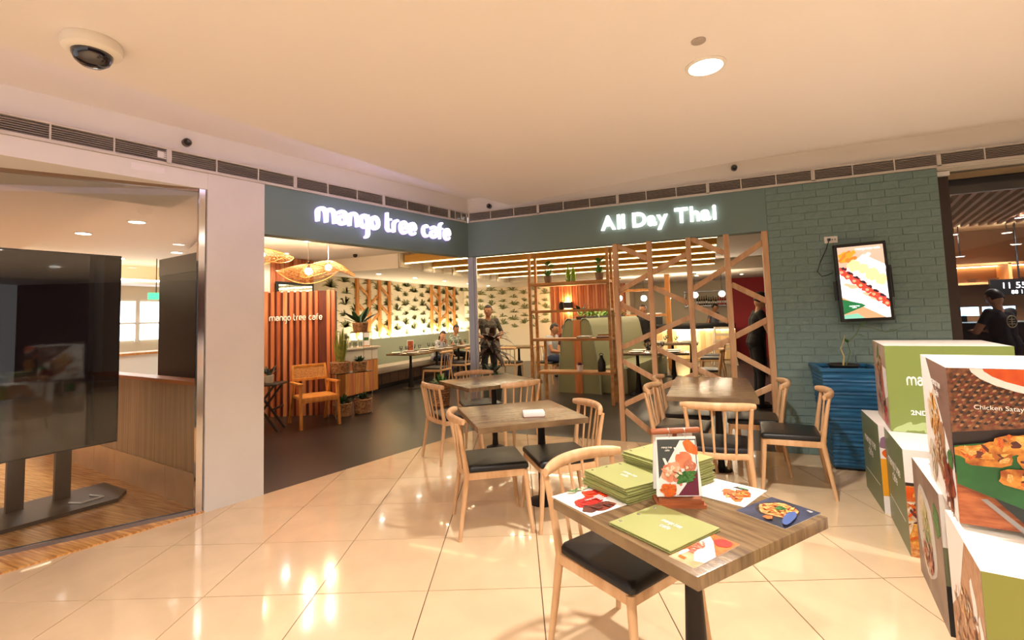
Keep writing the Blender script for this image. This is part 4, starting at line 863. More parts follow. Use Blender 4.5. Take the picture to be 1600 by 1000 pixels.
# wallpaper print and wall lattices
mb = MB(); rg = random.Random(3)
PALM = [mat('palm_print_%d' % k, c, .7) for k, c in enumerate((S(146, 150, 96), S(182, 180, 138), S(112, 122, 74)))]
def tuft(mp, big, n):
    for b in range(n):
        a = math.radians(rg.uniform(5, 175)); L = big*rg.uniform(.6, 1.05); w_ = big*.042; mb.mi = rg.choice((0, 0, 1, 2))
        cx, cz = math.cos(a), math.sin(a); mid = (cx*L*.55, cz*L*.62); end = (cx*L, cz*L*.78-L*.18*abs(cx)); nx, nz = -cz*w_, cx*w_
        mb.face([mp(-nx*.4, -nz*.4), mp(nx*.4, nz*.4), mp(mid[0]+nx, mid[1]+nz), mp(mid[0]-nx, mid[1]-nz)]); mb.face([mp(mid[0]-nx, mid[1]-nz), mp(mid[0]+nx, mid[1]+nz), mp(*end)])
for i in range(22):
    for j in range(6):
        y = .1+i*.36+rg.uniform(-.05, .05); z = 1.08+j*.235+(.11 if i % 2 else 0)
        if y > 7.3 or y < 1.62: continue
        tuft(lambda u, v, y=y, z=z: (WX+.0025, y+u, min(z+v, 2.355)), .27 if (i+j) % 2 else .19, 26)
tag(mb.build('palm_print', PALM, wall_p, smooth=False, norm=False), kind='stuff'); mb = MB()
for i in range(8):
    for j in range(6):
        t = .15+i*.36; z = 1.08+j*.235+(.11 if i % 2 else 0); dq = (V((-1.9, 9.3, 0))-V((WX, 7.45, 0))).normalized(); nq = V((dq.y, -dq.x, 0))*.003
        tuft(lambda u, v, t=t, z=z: V((WX, 7.45, 0))+dq*(t+u)+nq+V((0, 0, z+v)), .27 if (i+j) % 2 else .19, 24)
tag(mb.build('palm_print', PALM, wall_q, smooth=False, norm=False), kind='stuff')
def wlat(ys, label):
    o = thing('wall_lattice', label, 'lattice', (WX+.03, 0, 0), 0, 'narrow lattices on the wallpaper wall')
    for y in ys: MB().b2((-.025, y-.032, 1.04), (.03, y+.032, 2.355)).build('post', WOODO, o)
    for k in range(3):
        a, b = ys[k]+.03, ys[k+1]-.03
        for m_ in range(3):
            z = 1.16+m_*.42+(.2 if k == 1 else 0)
            if z+.24 > 2.34: continue
            z0, z1 = (z+.22, z) if k != 1 else (z, z+.24)
            MB().bar((0, a, z0), (0, b, z1), .045, .03, up=(1, 0, 0)).build('brace', WOODO, o)
wlat((2.60, 2.98, 3.34, 3.70), 'honey wood lattice on the wallpaper, nearer the counter cabinet')
wlat((5.53, 5.93, 6.35, 6.76), 'honey wood lattice on the wallpaper, behind the seated couple')
# banquette
bq = thing('banquette', 'long sage green banquette along the wallpaper wall', 'bench', (0, 0, 0))
MB().b2((WX+.004, 2.42, .42), (WX+.16, 7.4, 1.04), .02).build('backrest', SAGE, bq); MB().b2((WX+.1, 2.42, .33), (-3.5, 7.4, .46), .02).build('seat_cushion', mat('pale_cushion', S(196, 180, 160), .6), bq)
for k in range(34): y = 2.43+k*.146; MB().b2((WX+.12, y, .1), (-3.55-.006*(k % 2), y+.142, .33)).build('front_board', mat('plinth_wood', S(86, 60, 46), .5), bq)
MB().b2((WX+.1, 2.45, 0), (-3.62, 7.4, .1)).build('plinth', BLACK, bq)
MB().b2((WX+.02, 2.45, 1.043), (WX+.05, 7.38, 1.052)).build('wall_wash_strip', emat('wash_led', (1, .87, .64, 1), 5), bq)
lamp('wall_wash', 'AREA', (WX+.11, 4.9, 1.07), 26, (1, .84, .58), .06, (PI, -.35, 0), sy=4.9)
# cabinet at the banquette end
cb = thing('counter_cabinet', 'low wooden cabinet with white drawer front beside the banquette', 'cabinet', (0, 0, 0))
MB().b2((WX+.02, 1.43, .06), (-3.37, 2.36, .90)).build('body', WOODO, cb); MB().b2((WX+.02, 1.41, .90), (-3.3, 2.39, .93), .004).build('worktop', mat('grey_worktop', S(196, 184, 166), .4), cb)
for k in range(7): MB().b2((-3.372, 1.43+k*.132, .07), (-3.35-.003*(k % 2), 1.43+k*.132+.128, .66)).build('door_board', CED[0] if k % 2 else WOODO, cb)
MB().b2((-3.375, 1.44, .68), (-3.352, 2.35, .89)).build('drawer', mat('drawer_white', S(214, 206, 194), .5), cb); MB().b2((WX+.05, 1.5, 0), (-3.45, 2.3, .06)).build('plinth', BLACK, cb)
o = thing('counter_card', 'small white standing card on the counter cabinet', 'card', (-3.5, 2.18, .93), .9); MB().b2((-.07, -.006, .02), (.07, .006, .3)).build('card', PAPER, o); MB().b2((-.08, -.03, 0), (.08, .03, .02)).build('foot', WOODO, o)
MB().b2((-.04, -.0075, .12), (.05, -.006, .18)).build('print', HERB, o)
for k in range(3):
    mb = MB(); mb.lathe([(.028, 0), (.032, .1), (.03, .1), (.026, .006)], seg=12); tag(mb.build('water_glass', glassmat('tumbler', (.93, .95, .95, 1), 1.5), None, (-3.55+.04*k, 1.75+.12*k, .93)), 'clear water glass on the counter cabinet', 'glass', 'glasses on the counter cabinet')

# plants
def pot_lathe(o, prof, m, name='pot', seg=18): mb = MB(); mb.lathe(prof, seg=seg); return mb.build(name, m, o)
def basket(o, r0, r1, h):
    n = 9; prof = []
    for k in range(n*2+1):
        t = k/(n*2); prof.append((r0+(r1-r0)*t+(.008 if k % 2 else 0), t*h))
    prof += [(r1-.012, h), (r1-.02, h*.85), (.005, h*.84)]
    return pot_lathe(o, prof, WICK, 'basket', 22)
def leaves(o, n, base_z, L, w_, m, spread=.5, droop=.3, name='leaf', seed=1, joined=False, r0=.02, tilt=(35, 85), peak=.45):
    rg = random.Random(seed); J = MB() if joined else None
    for k in range(n):
        a = 2*PI*k/n*1.618*n/ n+rg.uniform(-.4, .4)+k*2.4; el = math.radians(rg.uniform(*tilt)); d = (math.cos(a)*math.cos(el), math.sin(a)*math.cos(el), math.sin(el))
        mb = J or MB(); mb.blade((math.cos(a)*r0, math.sin(a)*r0, base_z), d, L*rg.uniform(.7, 1.1), w_*rg.uniform(.8, 1.15), droop*rg.uniform(.5, 1.3), peak=peak)
        if not joined: mb.build(name, m, o)
    if joined: tag(J.build('foliage', m, o), kind='stuff')
def gp(px, py, z=0): p = G(px, py, z); return (p.x, p.y, z)
rk = thing('plant_rack', 'thin wire rack carrying basket plants beside the partition', 'rack', (-2.40, .31, 0), 1.15)
WIRE = mat('pale_wire', S(196, 176, 150), .4, .5)
for x in (-.16, .42):
    for y in (-.14, .14): MB().cyl((x, y, 0), (x, y,   .66 if x < 0 else 1.27), .006, seg=6).build('upright', WIRE, rk)
MB().b2((-.17, -.15, .645), (.43, .15, .655)).build('shelf', glassmat('rack_glass', (.9, .92, .9, 1), 1.3), rk); MB().b2((.2, -.15, 1.255), (.43, .15, 1.265)).build('top_shelf', MATS['rack_glass'], rk)
def onrack(x, y, z): p = Matrix.Rotation(1.15, 4, 'Z') @ V((x, y, 0)); return (-2.40+p.x, .31+p.y, z)
o = thing('snake_plant', 'tall yellow-edged snake plant in a wicker basket on the rack', 'plant', onrack(-.03, 0, .655)); basket(o, .13, .15, .17); leaves(o, 16, .15, .52, .05, GREEN3, droop=.02, seed=4, r0=.06, tilt=(74, 89), peak=.35)
o = thing('rubber_plant', 'dark big-leaved rubber plant in a wicker basket, topmost on the rack', 'plant', onrack(.3, 0, 1.265)); basket(o, .1, .12, .15); leaves(o, 11, .13, .34, .12, GREEN2, droop=.15, seed=6, tilt=(15, 80))
o = thing('fern_basket', 'low bushy fern in a wicker basket behind the snake plant', 'plant', onrack(.29, .02, .655)); basket(o, .1, .115, .15); leaves(o, 40, .13, .16, .05, GREEN2, droop=.5, seed=8, joined=True)
o = thing('floor_basket_plant', 'dark leafy plant in a wicker basket on the floor under the snake plant', 'plant', onrack(-.0, 0, 0)); basket(o, .12, .14, .2); leaves(o, 34, .18, .18, .06, GREEN2, droop=.4, seed=9, joined=True)
o = thing('floor_basket_plant', 'dark leafy plant in a wicker basket on the floor under the rubber plant', 'plant', onrack(.33, 0, 0)); basket(o, .12, .135, .22); leaves(o, 34, .2, .17, .06, GREEN2, droop=.4, seed=10, joined=True)

# armchair
AC = mat('teak_orange', S(222, 154, 74), .45, col2=S(200, 126, 52), scale=5, stretch=(4, 4, 1)); CANE = mat('woven_cane', S(206, 150, 84), .7, col2=S(172, 114, 58), scale=90, detail=0)
f_ = V((.75, -.30)).normalized(); ac = thing('armchair', 'orange teak armchair with woven cane back before the partition', 'chair', (-2.385, -.255, 0), math.atan2(-.48, .88)-PI/2)
MB().box((0, .02, .40), (.5, .46, .035), 0, .006).build('seat', AC, ac); MB().box((0, .245, .375), (.5, .025, .06), 0, .004).build('front_rail', AC, ac)
for s in (-1, 1):
    MB().bar((s*.255, .27, 0), (s*.245, .2, .58), .035, .05, .006).build('front_leg', AC, ac); MB().bar((s*.25, -.36, 0), (s*.245, -.12, .60), .035, .05, .006).build('back_leg', AC, ac)
    MB().bar((s*.25, -.27, .585), (s*.25, .27, .60), .055, .03, .008).build('armrest', AC, ac); MB().bar((s*.235, -.19, .4), (s*.225, -.29, .82), .03, .04, .005).build('back_post', AC, ac)
mb = MB(); mb.bar((-.24, -.235, .62), (.24, -.235, .62), .03, .04, .006); mb.bar((-.24, -.285, .81), (.24, -.285, .81), .03, .04, .006); mb.build('back_rails', AC, ac)
MB().prism([(-.22, -.245, .63), (.22, -.245, .63), (.22, -.288, .80), (-.22, -.288, .80)], (0, .01, .002)).build('cane_panel', CANE, ac)
# folding side table with succulent
sd = thing('folding_side_table', 'dark folding side table between pillar and armchair', 'table', (-2.82, -.74, 0), .46); DK = mat('ebony_wood', S(44, 34, 32), .5)
MB().box((0, 0, .62), (.52, .36, .025), 0, .004).build('top', DK, sd)
for y in (-.16, .16): MB().bar((-.24, y*.9, 0), (.2, y*.9, .61), .03, .022).build('crossed_leg', DK, sd); MB().bar((.24, y*.75, 0), (-.2, y*.75, .61), .03, .022).build('crossed_leg', DK, sd)
MB().bar((.2, -.15, .3), (.2, .15, .3), .025, .02).build('stretcher', DK, sd)
o = thing('succulent', 'grey-blue succulent in a pale pot on the folding side table', 'plant', (-2.77, -.69, .633)); pot_lathe(o, [(.05, 0), (.065, .1), (.06, .1), (.02, .085)], mat('pale_pot', S(206, 200, 192), .6)); leaves(o, 18, .1, .16, .05, mat('succulent_blue', S(78, 92, 92), .5), droop=.1, seed=12, tilt=(20, 80))
# green pot beside the rear chair
o = thing('fern_pot', 'bright green fern in a wicker pot behind the rear chairs', 'plant', gp(690, 634, 0)); basket(o, .13, .15, .36); leaves(o, 60, .33, .3, .045, GREEN1, droop=.5, seed=13, joined=True, tilt=(20, 85))

# ================================================================ CAFE INTERIOR, right bay
# open shelf unit
SH = mat('shelf_oak', S(206, 152, 92), .5, col2=S(178, 120, 64), scale=5, stretch=(1, 3, 3))
su = thing('open_shelf', 'tall open oak shelf unit behind the right fascia', 'shelf', (0, 0, 0))
for x in (.08, 1.405):
    for y in (2.04, 2.34): MB().b2((x-.022, y-.022, 0), (x+.022, y+.022, 2.6)).build('upright', SH, su)
MB().b2((.20, 2.32, 0), (.24, 2.36, 1.04)).build('short_upright', SH, su)
for z, x0 in ((.49, .18), (1.03, .06), (1.50, .06), (1.96, .06)): MB().b2((x0, 2.03, z-.025), (1.42, 2.35, z+.018), .003).build('shelf_board', SH, su)
def shelf_plant(x, label, seed):
    o = thing('shelf_plant', label, 'plant', (x, 2.19, 1.978), 0, 'potted plants on the top shelf board'); pot_lathe(o, [(.055, 0), (.075, .12), (.068, .12), (.02, .1)], mat('taupe_pot', S(128, 104, 90), .6))
    mb = MB(); mb.tube([(0, 0, .1), (.02, 0, .2), (-.01, 0, .32)], .006, 6); mb.build('stem', GREEN2, o); leaves(o, 8, .12, .17, .08, GREEN1, droop=.3, seed=seed); leaves(o, 9, .3, .16, .075, GREEN1, droop=.4, seed=seed+1, tilt=(5, 60))
shelf_plant(.36, 'leafy plant in a taupe pot on the top shelf, beside the shelf upright', 21); shelf_plant(1.24, 'leafy plant in a taupe pot on the top shelf, nearer the lattice', 25)
for k, x in enumerate((.72, .80)):
    o = thing('green_bottle', 'clear green glass bottle on the top shelf board', 'bottle', (x, 2.17+.03*k, 1.978), 0, 'pair of green bottles on the shelf')
    mb = MB(); mb.lathe([(.036, 0), (.038, .01), (.038, .17), (.03, .2), (.013, .22), (.012, .27), (.015, .275), (.015, .285), (.005, .286)], seg=14); mb.build('bottle', mat('bottle_green', S(120, 160, 30), .08, coat=.5), o); mb = MB(); mb.cyl((0, 0, .284), (0, 0, .3), .012); mb.build('stopper', DK, o)
for k, (x, m_, lb) in enumerate(((.95, OLIVE, 'thin olive book stack on the middle shelf board'), (1.27, DK, 'dark book stack on the middle shelf board next to the lattice'))):
    o = thing('book_stack', lb, 'books', (x, 2.18, 1.048), .1*k)
    for q in range(2 if k == 0 else 4): MB().box((.005*q, .004*q, .008+.016*q), (.22-.01*q, .2, .014)).build('book', (m_, PAPER, WOODO, OLIVE)[q], o)
o = thing('white_pot_plant', 'small plum-leaved plant in a white pot on the bottom shelf board', 'plant', (.86, 2.16, .508)); pot_lathe(o, [(.045, 0), (.055, .1), (.05, .1), (.01, .09)], WHITE); leaves(o, 26, .09, .07, .03, mat('plum_leaf', S(96, 40, 52), .5), droop=.3, seed=30, joined=True)
o = thing('black_lantern', 'black bottle shaped lantern on the bottom shelf board', 'lantern', (1.22, 2.16, .508)); pot_lathe(o, [(.06, 0), (.065, .02), (.065, .15), (.03, .22), (.025, .25), (.03, .26)], BLACK, 'body'); mb = MB(); mb.tube([(.03*math.cos(a), 0, .26+.03*math.sin(a)) for a in [PI*i/8 for i in range(9)]], .006, 6); mb.build('handle', BLACK, o)
o = thing('small_urn', 'dark small urn on the upper shelf board', 'urn', (.58, 2.18, 1.518)); pot_lathe(o, [(.03, 0), (.045, .04), (.04, .1), (.025, .12), (.03, .13)], DK, 'body')
# slats and lamp on the back wall
a0, a1 = V((-1.9, 9.3, 0)), V((.6, 9.6, 0)); dv = (a1-a0).normalized(); nv = V((dv.y, -dv.x, 0))
for k in range(28): p = a0+dv*(k*.09+.004); MB().prism([p, p+dv*.072, p+dv*.072+nv*(.02+.015*(k % 2)), p+nv*(.02+.015*(k % 2))], (0, 0, 2.36)).build('wall_slat', CED[(k*2) % 3], wall_s, smooth=False)
wlp = onp(887, 477, a0+nv*.08, nv); o = thing('wall_lamp', 'black box wall lamp glowing up and down on the slatted wall', 'lamp', wlp); MB().box((0, 0, 0), (.3, .14, .2), .12, .01).build('housing', DK, o)
MB().box((0, 0, .103), (.2, .1, .006), .12).build('upper_glow', emat('lamp_amber', (1, .6, .2, 1), 18), o); MB().box((0, 0, -.103), (.2, .1, .006), .12).build('lower_glow', MATS['lamp_amber'], o)
for s in (-1, 1): lamp('glow', 'POINT', (0, 0, s*.2), 9, (1, .62, .28), .05, parent=o)
# double booth
bt = thing('double_booth', 'back to back green booth with rounded tall ends and wooden spine', 'booth', (.60, 3.05, 0), -.13)
BG = mat('booth_green', S(140, 140, 104), .65); L_ = 3.3
def booth_prof(x0, sgn):
    pts = [(x0, .0), (x0+sgn*.34, .0), (x0+sgn*.33, .3), (x0+sgn*.27, .8), (x0+sgn*.20, 1.2), (x0+sgn*.17, 1.3), (x0+sgn*.11, 1.355), (x0+sgn*.04, 1.35), (x0, 1.30)]; return pts
for sgn, x0 in ((-1, -.07), (1, .07)): MB().prism([(x, 0, z) for x, z in booth_prof(x0, sgn)], (0, L_, 0)).build('seat_back', BG, bt); (MB().b2((x0+.25, .1, .0), (x0+.8, L_, .46), .03).build('seat', BG, bt) if sgn > 0 else None)
MB().b2((-.07, -.02, 0), (.07, L_, 1.33)).build('wooden_spine', mat('spine_wood', S(206, 130, 76), .5, col2=S(182, 106, 58), scale=4, stretch=(4, 4, .5)), bt)
for s in (-1, 1): mb = MB(); mb.tube([(x*1.005, -.002, z) for x, z in booth_prof(.07*s, s)[1:]], .012, 6); mb.build('piping', SAGE, bt)
pb = thing('booth_planting', 'row of bright green plants along the booth top', 'plants', (.66, 3.6, 1.33), -.13); MB().b2((-.1, -.3, 0), (.1, 2.2, .06)).build('trough', DK, pb)
mb = MB(); rg = random.Random(5)
for k in range(90):
    y = rg.uniform(-.3, 2.1); a = rg.uniform(0, 6.3); el = rg.uniform(.4, 1.3); mb.blade((rg.uniform(-.07, .07), y, .05), (math.cos(a)*math.cos(el), math.sin(a)*math.cos(el), math.sin(el)), rg.uniform(.18, .42), .06, .5)
tag(mb.build('foliage', GREEN4, pb), kind='stuff')
o = thing('palm_plant', 'dark palm fronds rising behind the booth plants', 'plant', (-.42, 7.3, 0)); pot_lathe(o, [(.14, 0), (.18, .4), (.16, .4), (.02, .36)], DK); mb = MB(); mb.tube([(0, 0, .36), (.02, 0, 1.0), (0, .02, 1.5)], [.03, .025, .02], 8); mb.build('stem', DK, o); leaves(o, 12, 1.48, .5, .14, GREEN2, droop=.5, seed=41, tilt=(5, 70))
# two tan frames between booth and bar (timber portal)
pf = thing('timber_portal', 'honey timber portal frame standing before the bar', 'frame', (0, 0, 0))
for x in (.55, 1.92): MB().b2((x-.06, 6.9, 0), (x+.06, 7.02, 2.36)).build('post', WOODO, pf)
for z in (2.0, 1.35): MB().b2((.61, 6.93, z-.03), (1.86, 6.99, z+.03)).build('rail', WOODO, pf)
# bar
br = thing('bar_counter', 'bar with black top and glowing pale plank front', 'bar', (0, 0, 0)); PLK = [mat('plank_%d' % k, c, .5) for k, c in enumerate((S(222, 186, 130), S(206, 166, 110), S(230, 198, 146)))]
MB().b2((.9, 9.06, 0), (3.5, 9.55, .9)).build('body', PLK[1], br); MB().b2((.85, 8.92, .9), (3.5, 9.6, 1.06), .005).build('top', mat('bar_top_black', S(22, 20, 20), .25), br)
for k in range(20): MB().b2((.9+k*.13, 9.03, .06), (.9+k*.13+.124, 9.06, .9)).build('front_plank', PLK[k % 3], br)
MB().b2((.9, 8.97, .885), (3.48, 9.0, .899)).build('light_strip', emat('bar_led', (1, .85, .55, 1), 14), br); lamp('bar_wash', 'AREA', (2.2, 8.96, .87), 16, (1, .85, .58), .05, (0.35, 0, 0), sy=None).data.size = .3
bs_ = thing('bottle_shelf', 'long back bar shelf lined with bottles', 'shelf', (0, 0, 0))
MB().b2((2.15, 10.3, 1.55), (3.5, 10.6, 1.585)).build('board', STEEL, bs_); MB().b2((2.15, 10.3, 2.0), (3.5, 10.6, 2.03)).build('upper_board', STEEL, bs_)
for x in (2.16, 3.48): MB().b2((x-.015, 10.55, 1.5), (x+.015, 10.58, 2.05)).build('bracket', STEEL, bs_)
BOTC = [mat('bottle_%d' % k, c, .15) for k, c in enumerate((S(56, 40, 24), S(196, 168, 120), S(40, 70, 40), S(170, 40, 36), S(206, 196, 176), S(120, 70, 30)))]
for k in range(20):
    h = random.uniform(.24, .31); c_ = BOTC[3] if 14 <= k < 18 else BOTC[random.choice((0, 1, 2, 4, 5))]; o = thing('liquor_bottle', 'small bottle in the row on the back bar shelf', 'bottle', (2.2+k*.066, 10.42, 1.585), 0, 'bottles on the back bar shelf')
    mb = MB(); mb.lathe([(.026, 0), (.026, h*.6), (.01, h*.75), (.01, h)], seg=8); mb.build('body', c_, o); mb = MB(); mb.lathe([(.0265, h*.2), (.0265, h*.45)], seg=8, caps=False); mb.build('paper_band', PAPER, o)
cm = thing('coffee_machine', 'white and black coffee machine on the bar', 'coffee machine', (1.35, 9.25, 1.06)); MB().b2((-.2, -.15, 0), (.2, .15, .22)).build('body', BLACK, cm); MB().b2((-.22, -.17, .22), (.22, .17, .34), .03).build('top', PAPER, cm)
for k, px in enumerate((968, 1006, 1045, 1086, 1128)):
    p = onp(px, (466, 466, 463, 461, 459)[k], (0, 7.2, 0), (0, 1, 0)); o = thing('globe_pendant', 'glowing globe pendant before the bar, ' + ('first one beside the booth', 'second one from the booth', 'third one from the booth', 'fourth one from the booth', 'fifth one from the booth')[k], 'pendant', p, 0, 'globe pendants before the bar')
    MB().sph((0, 0, 0), .075, 14).build('globe', emat('globe_glow', (1, .86, .66, 1), 9), o); MB().cyl((0, 0, .06), (0, 0, .12), .02).build('cap', BLACK, o); MB().cyl((0, 0, .1), (0, 0, 2.36-p.z), .006, seg=6).build('cord', BLACK, o); MB().cyl((0, 0, 2.34-p.z), (0, 0, 2.36-p.z), .06).build('canopy', BLACK, o)
    lamp('globe_lamp', 'POINT', (0, -.12, -.02), 12, (1, .8, .56), .07, parent=o)
# high chair
hc = thing('high_chair', 'pale wooden high chair before the bar', 'high chair', (3.15, 8.2, 0), .1); HC = mat('grey_beech', S(196, 180, 156), .5)
for s in (-1, 1):
    MB().bar((s*.27, -.26, 0), (s*.19, -.05, .98), .035, .05).build('leg', HC, hc); MB().bar((s*.27, .26, 0), (s*.19, .0, .95), .035, .05).build('leg', HC, hc)
    MB().bar((s*.22, -.2, .62), (s*.2, .1, .62), .03, .05).build('arm', HC, hc)
for z, y, w_ in ((.08, -.24, .52), (.42, -.15, .46), (.62, -.12, .42), (.95, -.05, .38), (.78, -.08, .38)): MB().b2((-w_/2, y-.02, z-.03), (w_/2, y+.02, z+.03)).build('crossbar', HC, hc)
MB().b2((-.2, -.14, .5), (.2, .14, .53)).build('seat', HC, hc)
# inner tables with settings
PLATE = mat('white_china', S(240, 236, 228), .3); TUMB = glassmat('tumbler', (.93, .95, .95, 1), 1.5)
pl_me = MB().lathe([(.06, 0), (.1, .008), (.125, .02), (.12, .02), (.07, .008), (.005, .007)], seg=16).build('plate', PLATE); pl_me.hide_render = False
def plate(x, y, where): global first_plate; o = pl_me if 'label' not in pl_me else copy_tree(pl_me); o.location = (x, y, .745); tag(o, 'white dinner plate on ' + where, 'plate', 'plates on ' + where)
gl_me = MB().lathe([(.025, 0), (.005, .008), (.005, .06), (.032, .1), (.03, .15), (.028, .15), (.03, .1), (.002, .068)], seg=12).build('wine_glass', TUMB)
def glass(x, y, where): o = gl_me if 'label' not in gl_me else copy_tree(gl_me); o.location = (x, y, .745); tag(o, 'stemmed glass on ' + where, 'glass', 'glasses on ' + where)
def setting(cx, cy, W, D, where):
    for sx in (-1, 1):
        for sy in (-1, 1): plate(cx+sx*W*.27, cy+sy*D*.27, where); glass(cx+sx*W*.1, cy+sy*D*.32, where)
IG = 'tables inside the cafe'
for k, (x, y) in enumerate(((-2.98, 2.95), (-2.98, 3.98), (-2.98, 5.0))):
    wh = ('the banquette table nearest the cabinet', 'the middle banquette table', 'the banquette table of the seated couple')[k]
    table(x, y, 0, .7, .72, 'dark topped table along the banquette, ' + ('nearest the cabinet', 'the middle one', 'where the couple sits')[k], IG, h=.745); setting(x, y, .7, .72, wh)
chair(-2.36, 2.98, -1, 0, 'ash spindle chair facing the banquette, nearest the cabinet', 'spindle-back chairs inside the cafe'); chair(-2.36, 4.05, -1, .05, 'ash spindle chair facing the middle banquette table', 'spindle-back chairs inside the cafe')
o = thing('banquette_card_stand', 'small upright picture card on the first banquette table', 'card', (-2.98, 2.95, .745), .9); MB().b2((-.07, -.004, .03), (.07, .004, .26)).build('card', PAPER, o); MB().b2((-.06, -.0055, .05), (.06, -.004, .24)).build('picture', mat('card_orange', S(206, 104, 50), .5, col2=S(120, 60, 40), scale=20), o); MB().b2((-.08, -.04, 0), (.08, .04, .03)).build('foot', WALN, o)
table(1.95, 3.15, .08, 1.1, .7, 'set table inside behind the lattice, nearer the shop front', IG, ped=(-.3, .3)); setting(1.95, 3.15, 1.1, .7, 'the set table just behind the lattice')
table(2.05, 5.6, 0, 1.1, .8, 'set table inside, nearer the bar', IG, ped=(0.02, .4)); setting(2.05, 5.6, 1.1, .8, 'the set table nearer the bar')
table(-1.25, 4.75, .2, .8, .7, 'dark table beside the standing man in black', IG)
for (x, y, fx, fy, l) in ((2.75, 3.2, -1, 0, 'ash spindle chair at the set table just behind the lattice'), (2.85, 5.36, -1, 0, 'ash spindle chair at the set table nearer the bar, its front seat'), (2.85, 6.0, -1, .1, 'ash spindle chair at the set table nearer the bar, its rear seat'), (-1.2, 4.1, 0, 1, 'ash spindle chair at the table by the standing man')):
    chair(x, y, fx, fy, l, 'spindle-back chairs inside the cafe')
# tall brown dracaena before the standing man
o = thing('dracaena', 'tall brown leaved dracaena in a grey pot in front of the standing man', 'plant', (-.72, 2.15, 0)); pot_lathe(o, [(.15, 0), (.2, .42), (.18, .42), (.02, .38)], mat('grey_green_pot', S(84, 92, 84), .6))
mb = MB(); mb.tube([(0, 0, .38), (.03, 0, .8), (0, 0, 1.05)], .02, 7); mb.build('stem', DK, o); leaves(o, 26, 1.02, .5, .11, BROWNL, droop=.75, seed=50, tilt=(10, 80)); leaves(o, 26, .78, .5, .11, BROWNL, droop=.8, seed=51, tilt=(0, 60)); leaves(o, 22, .4, .5, .07, GREEN2, droop=.5, seed=52, tilt=(20, 70))

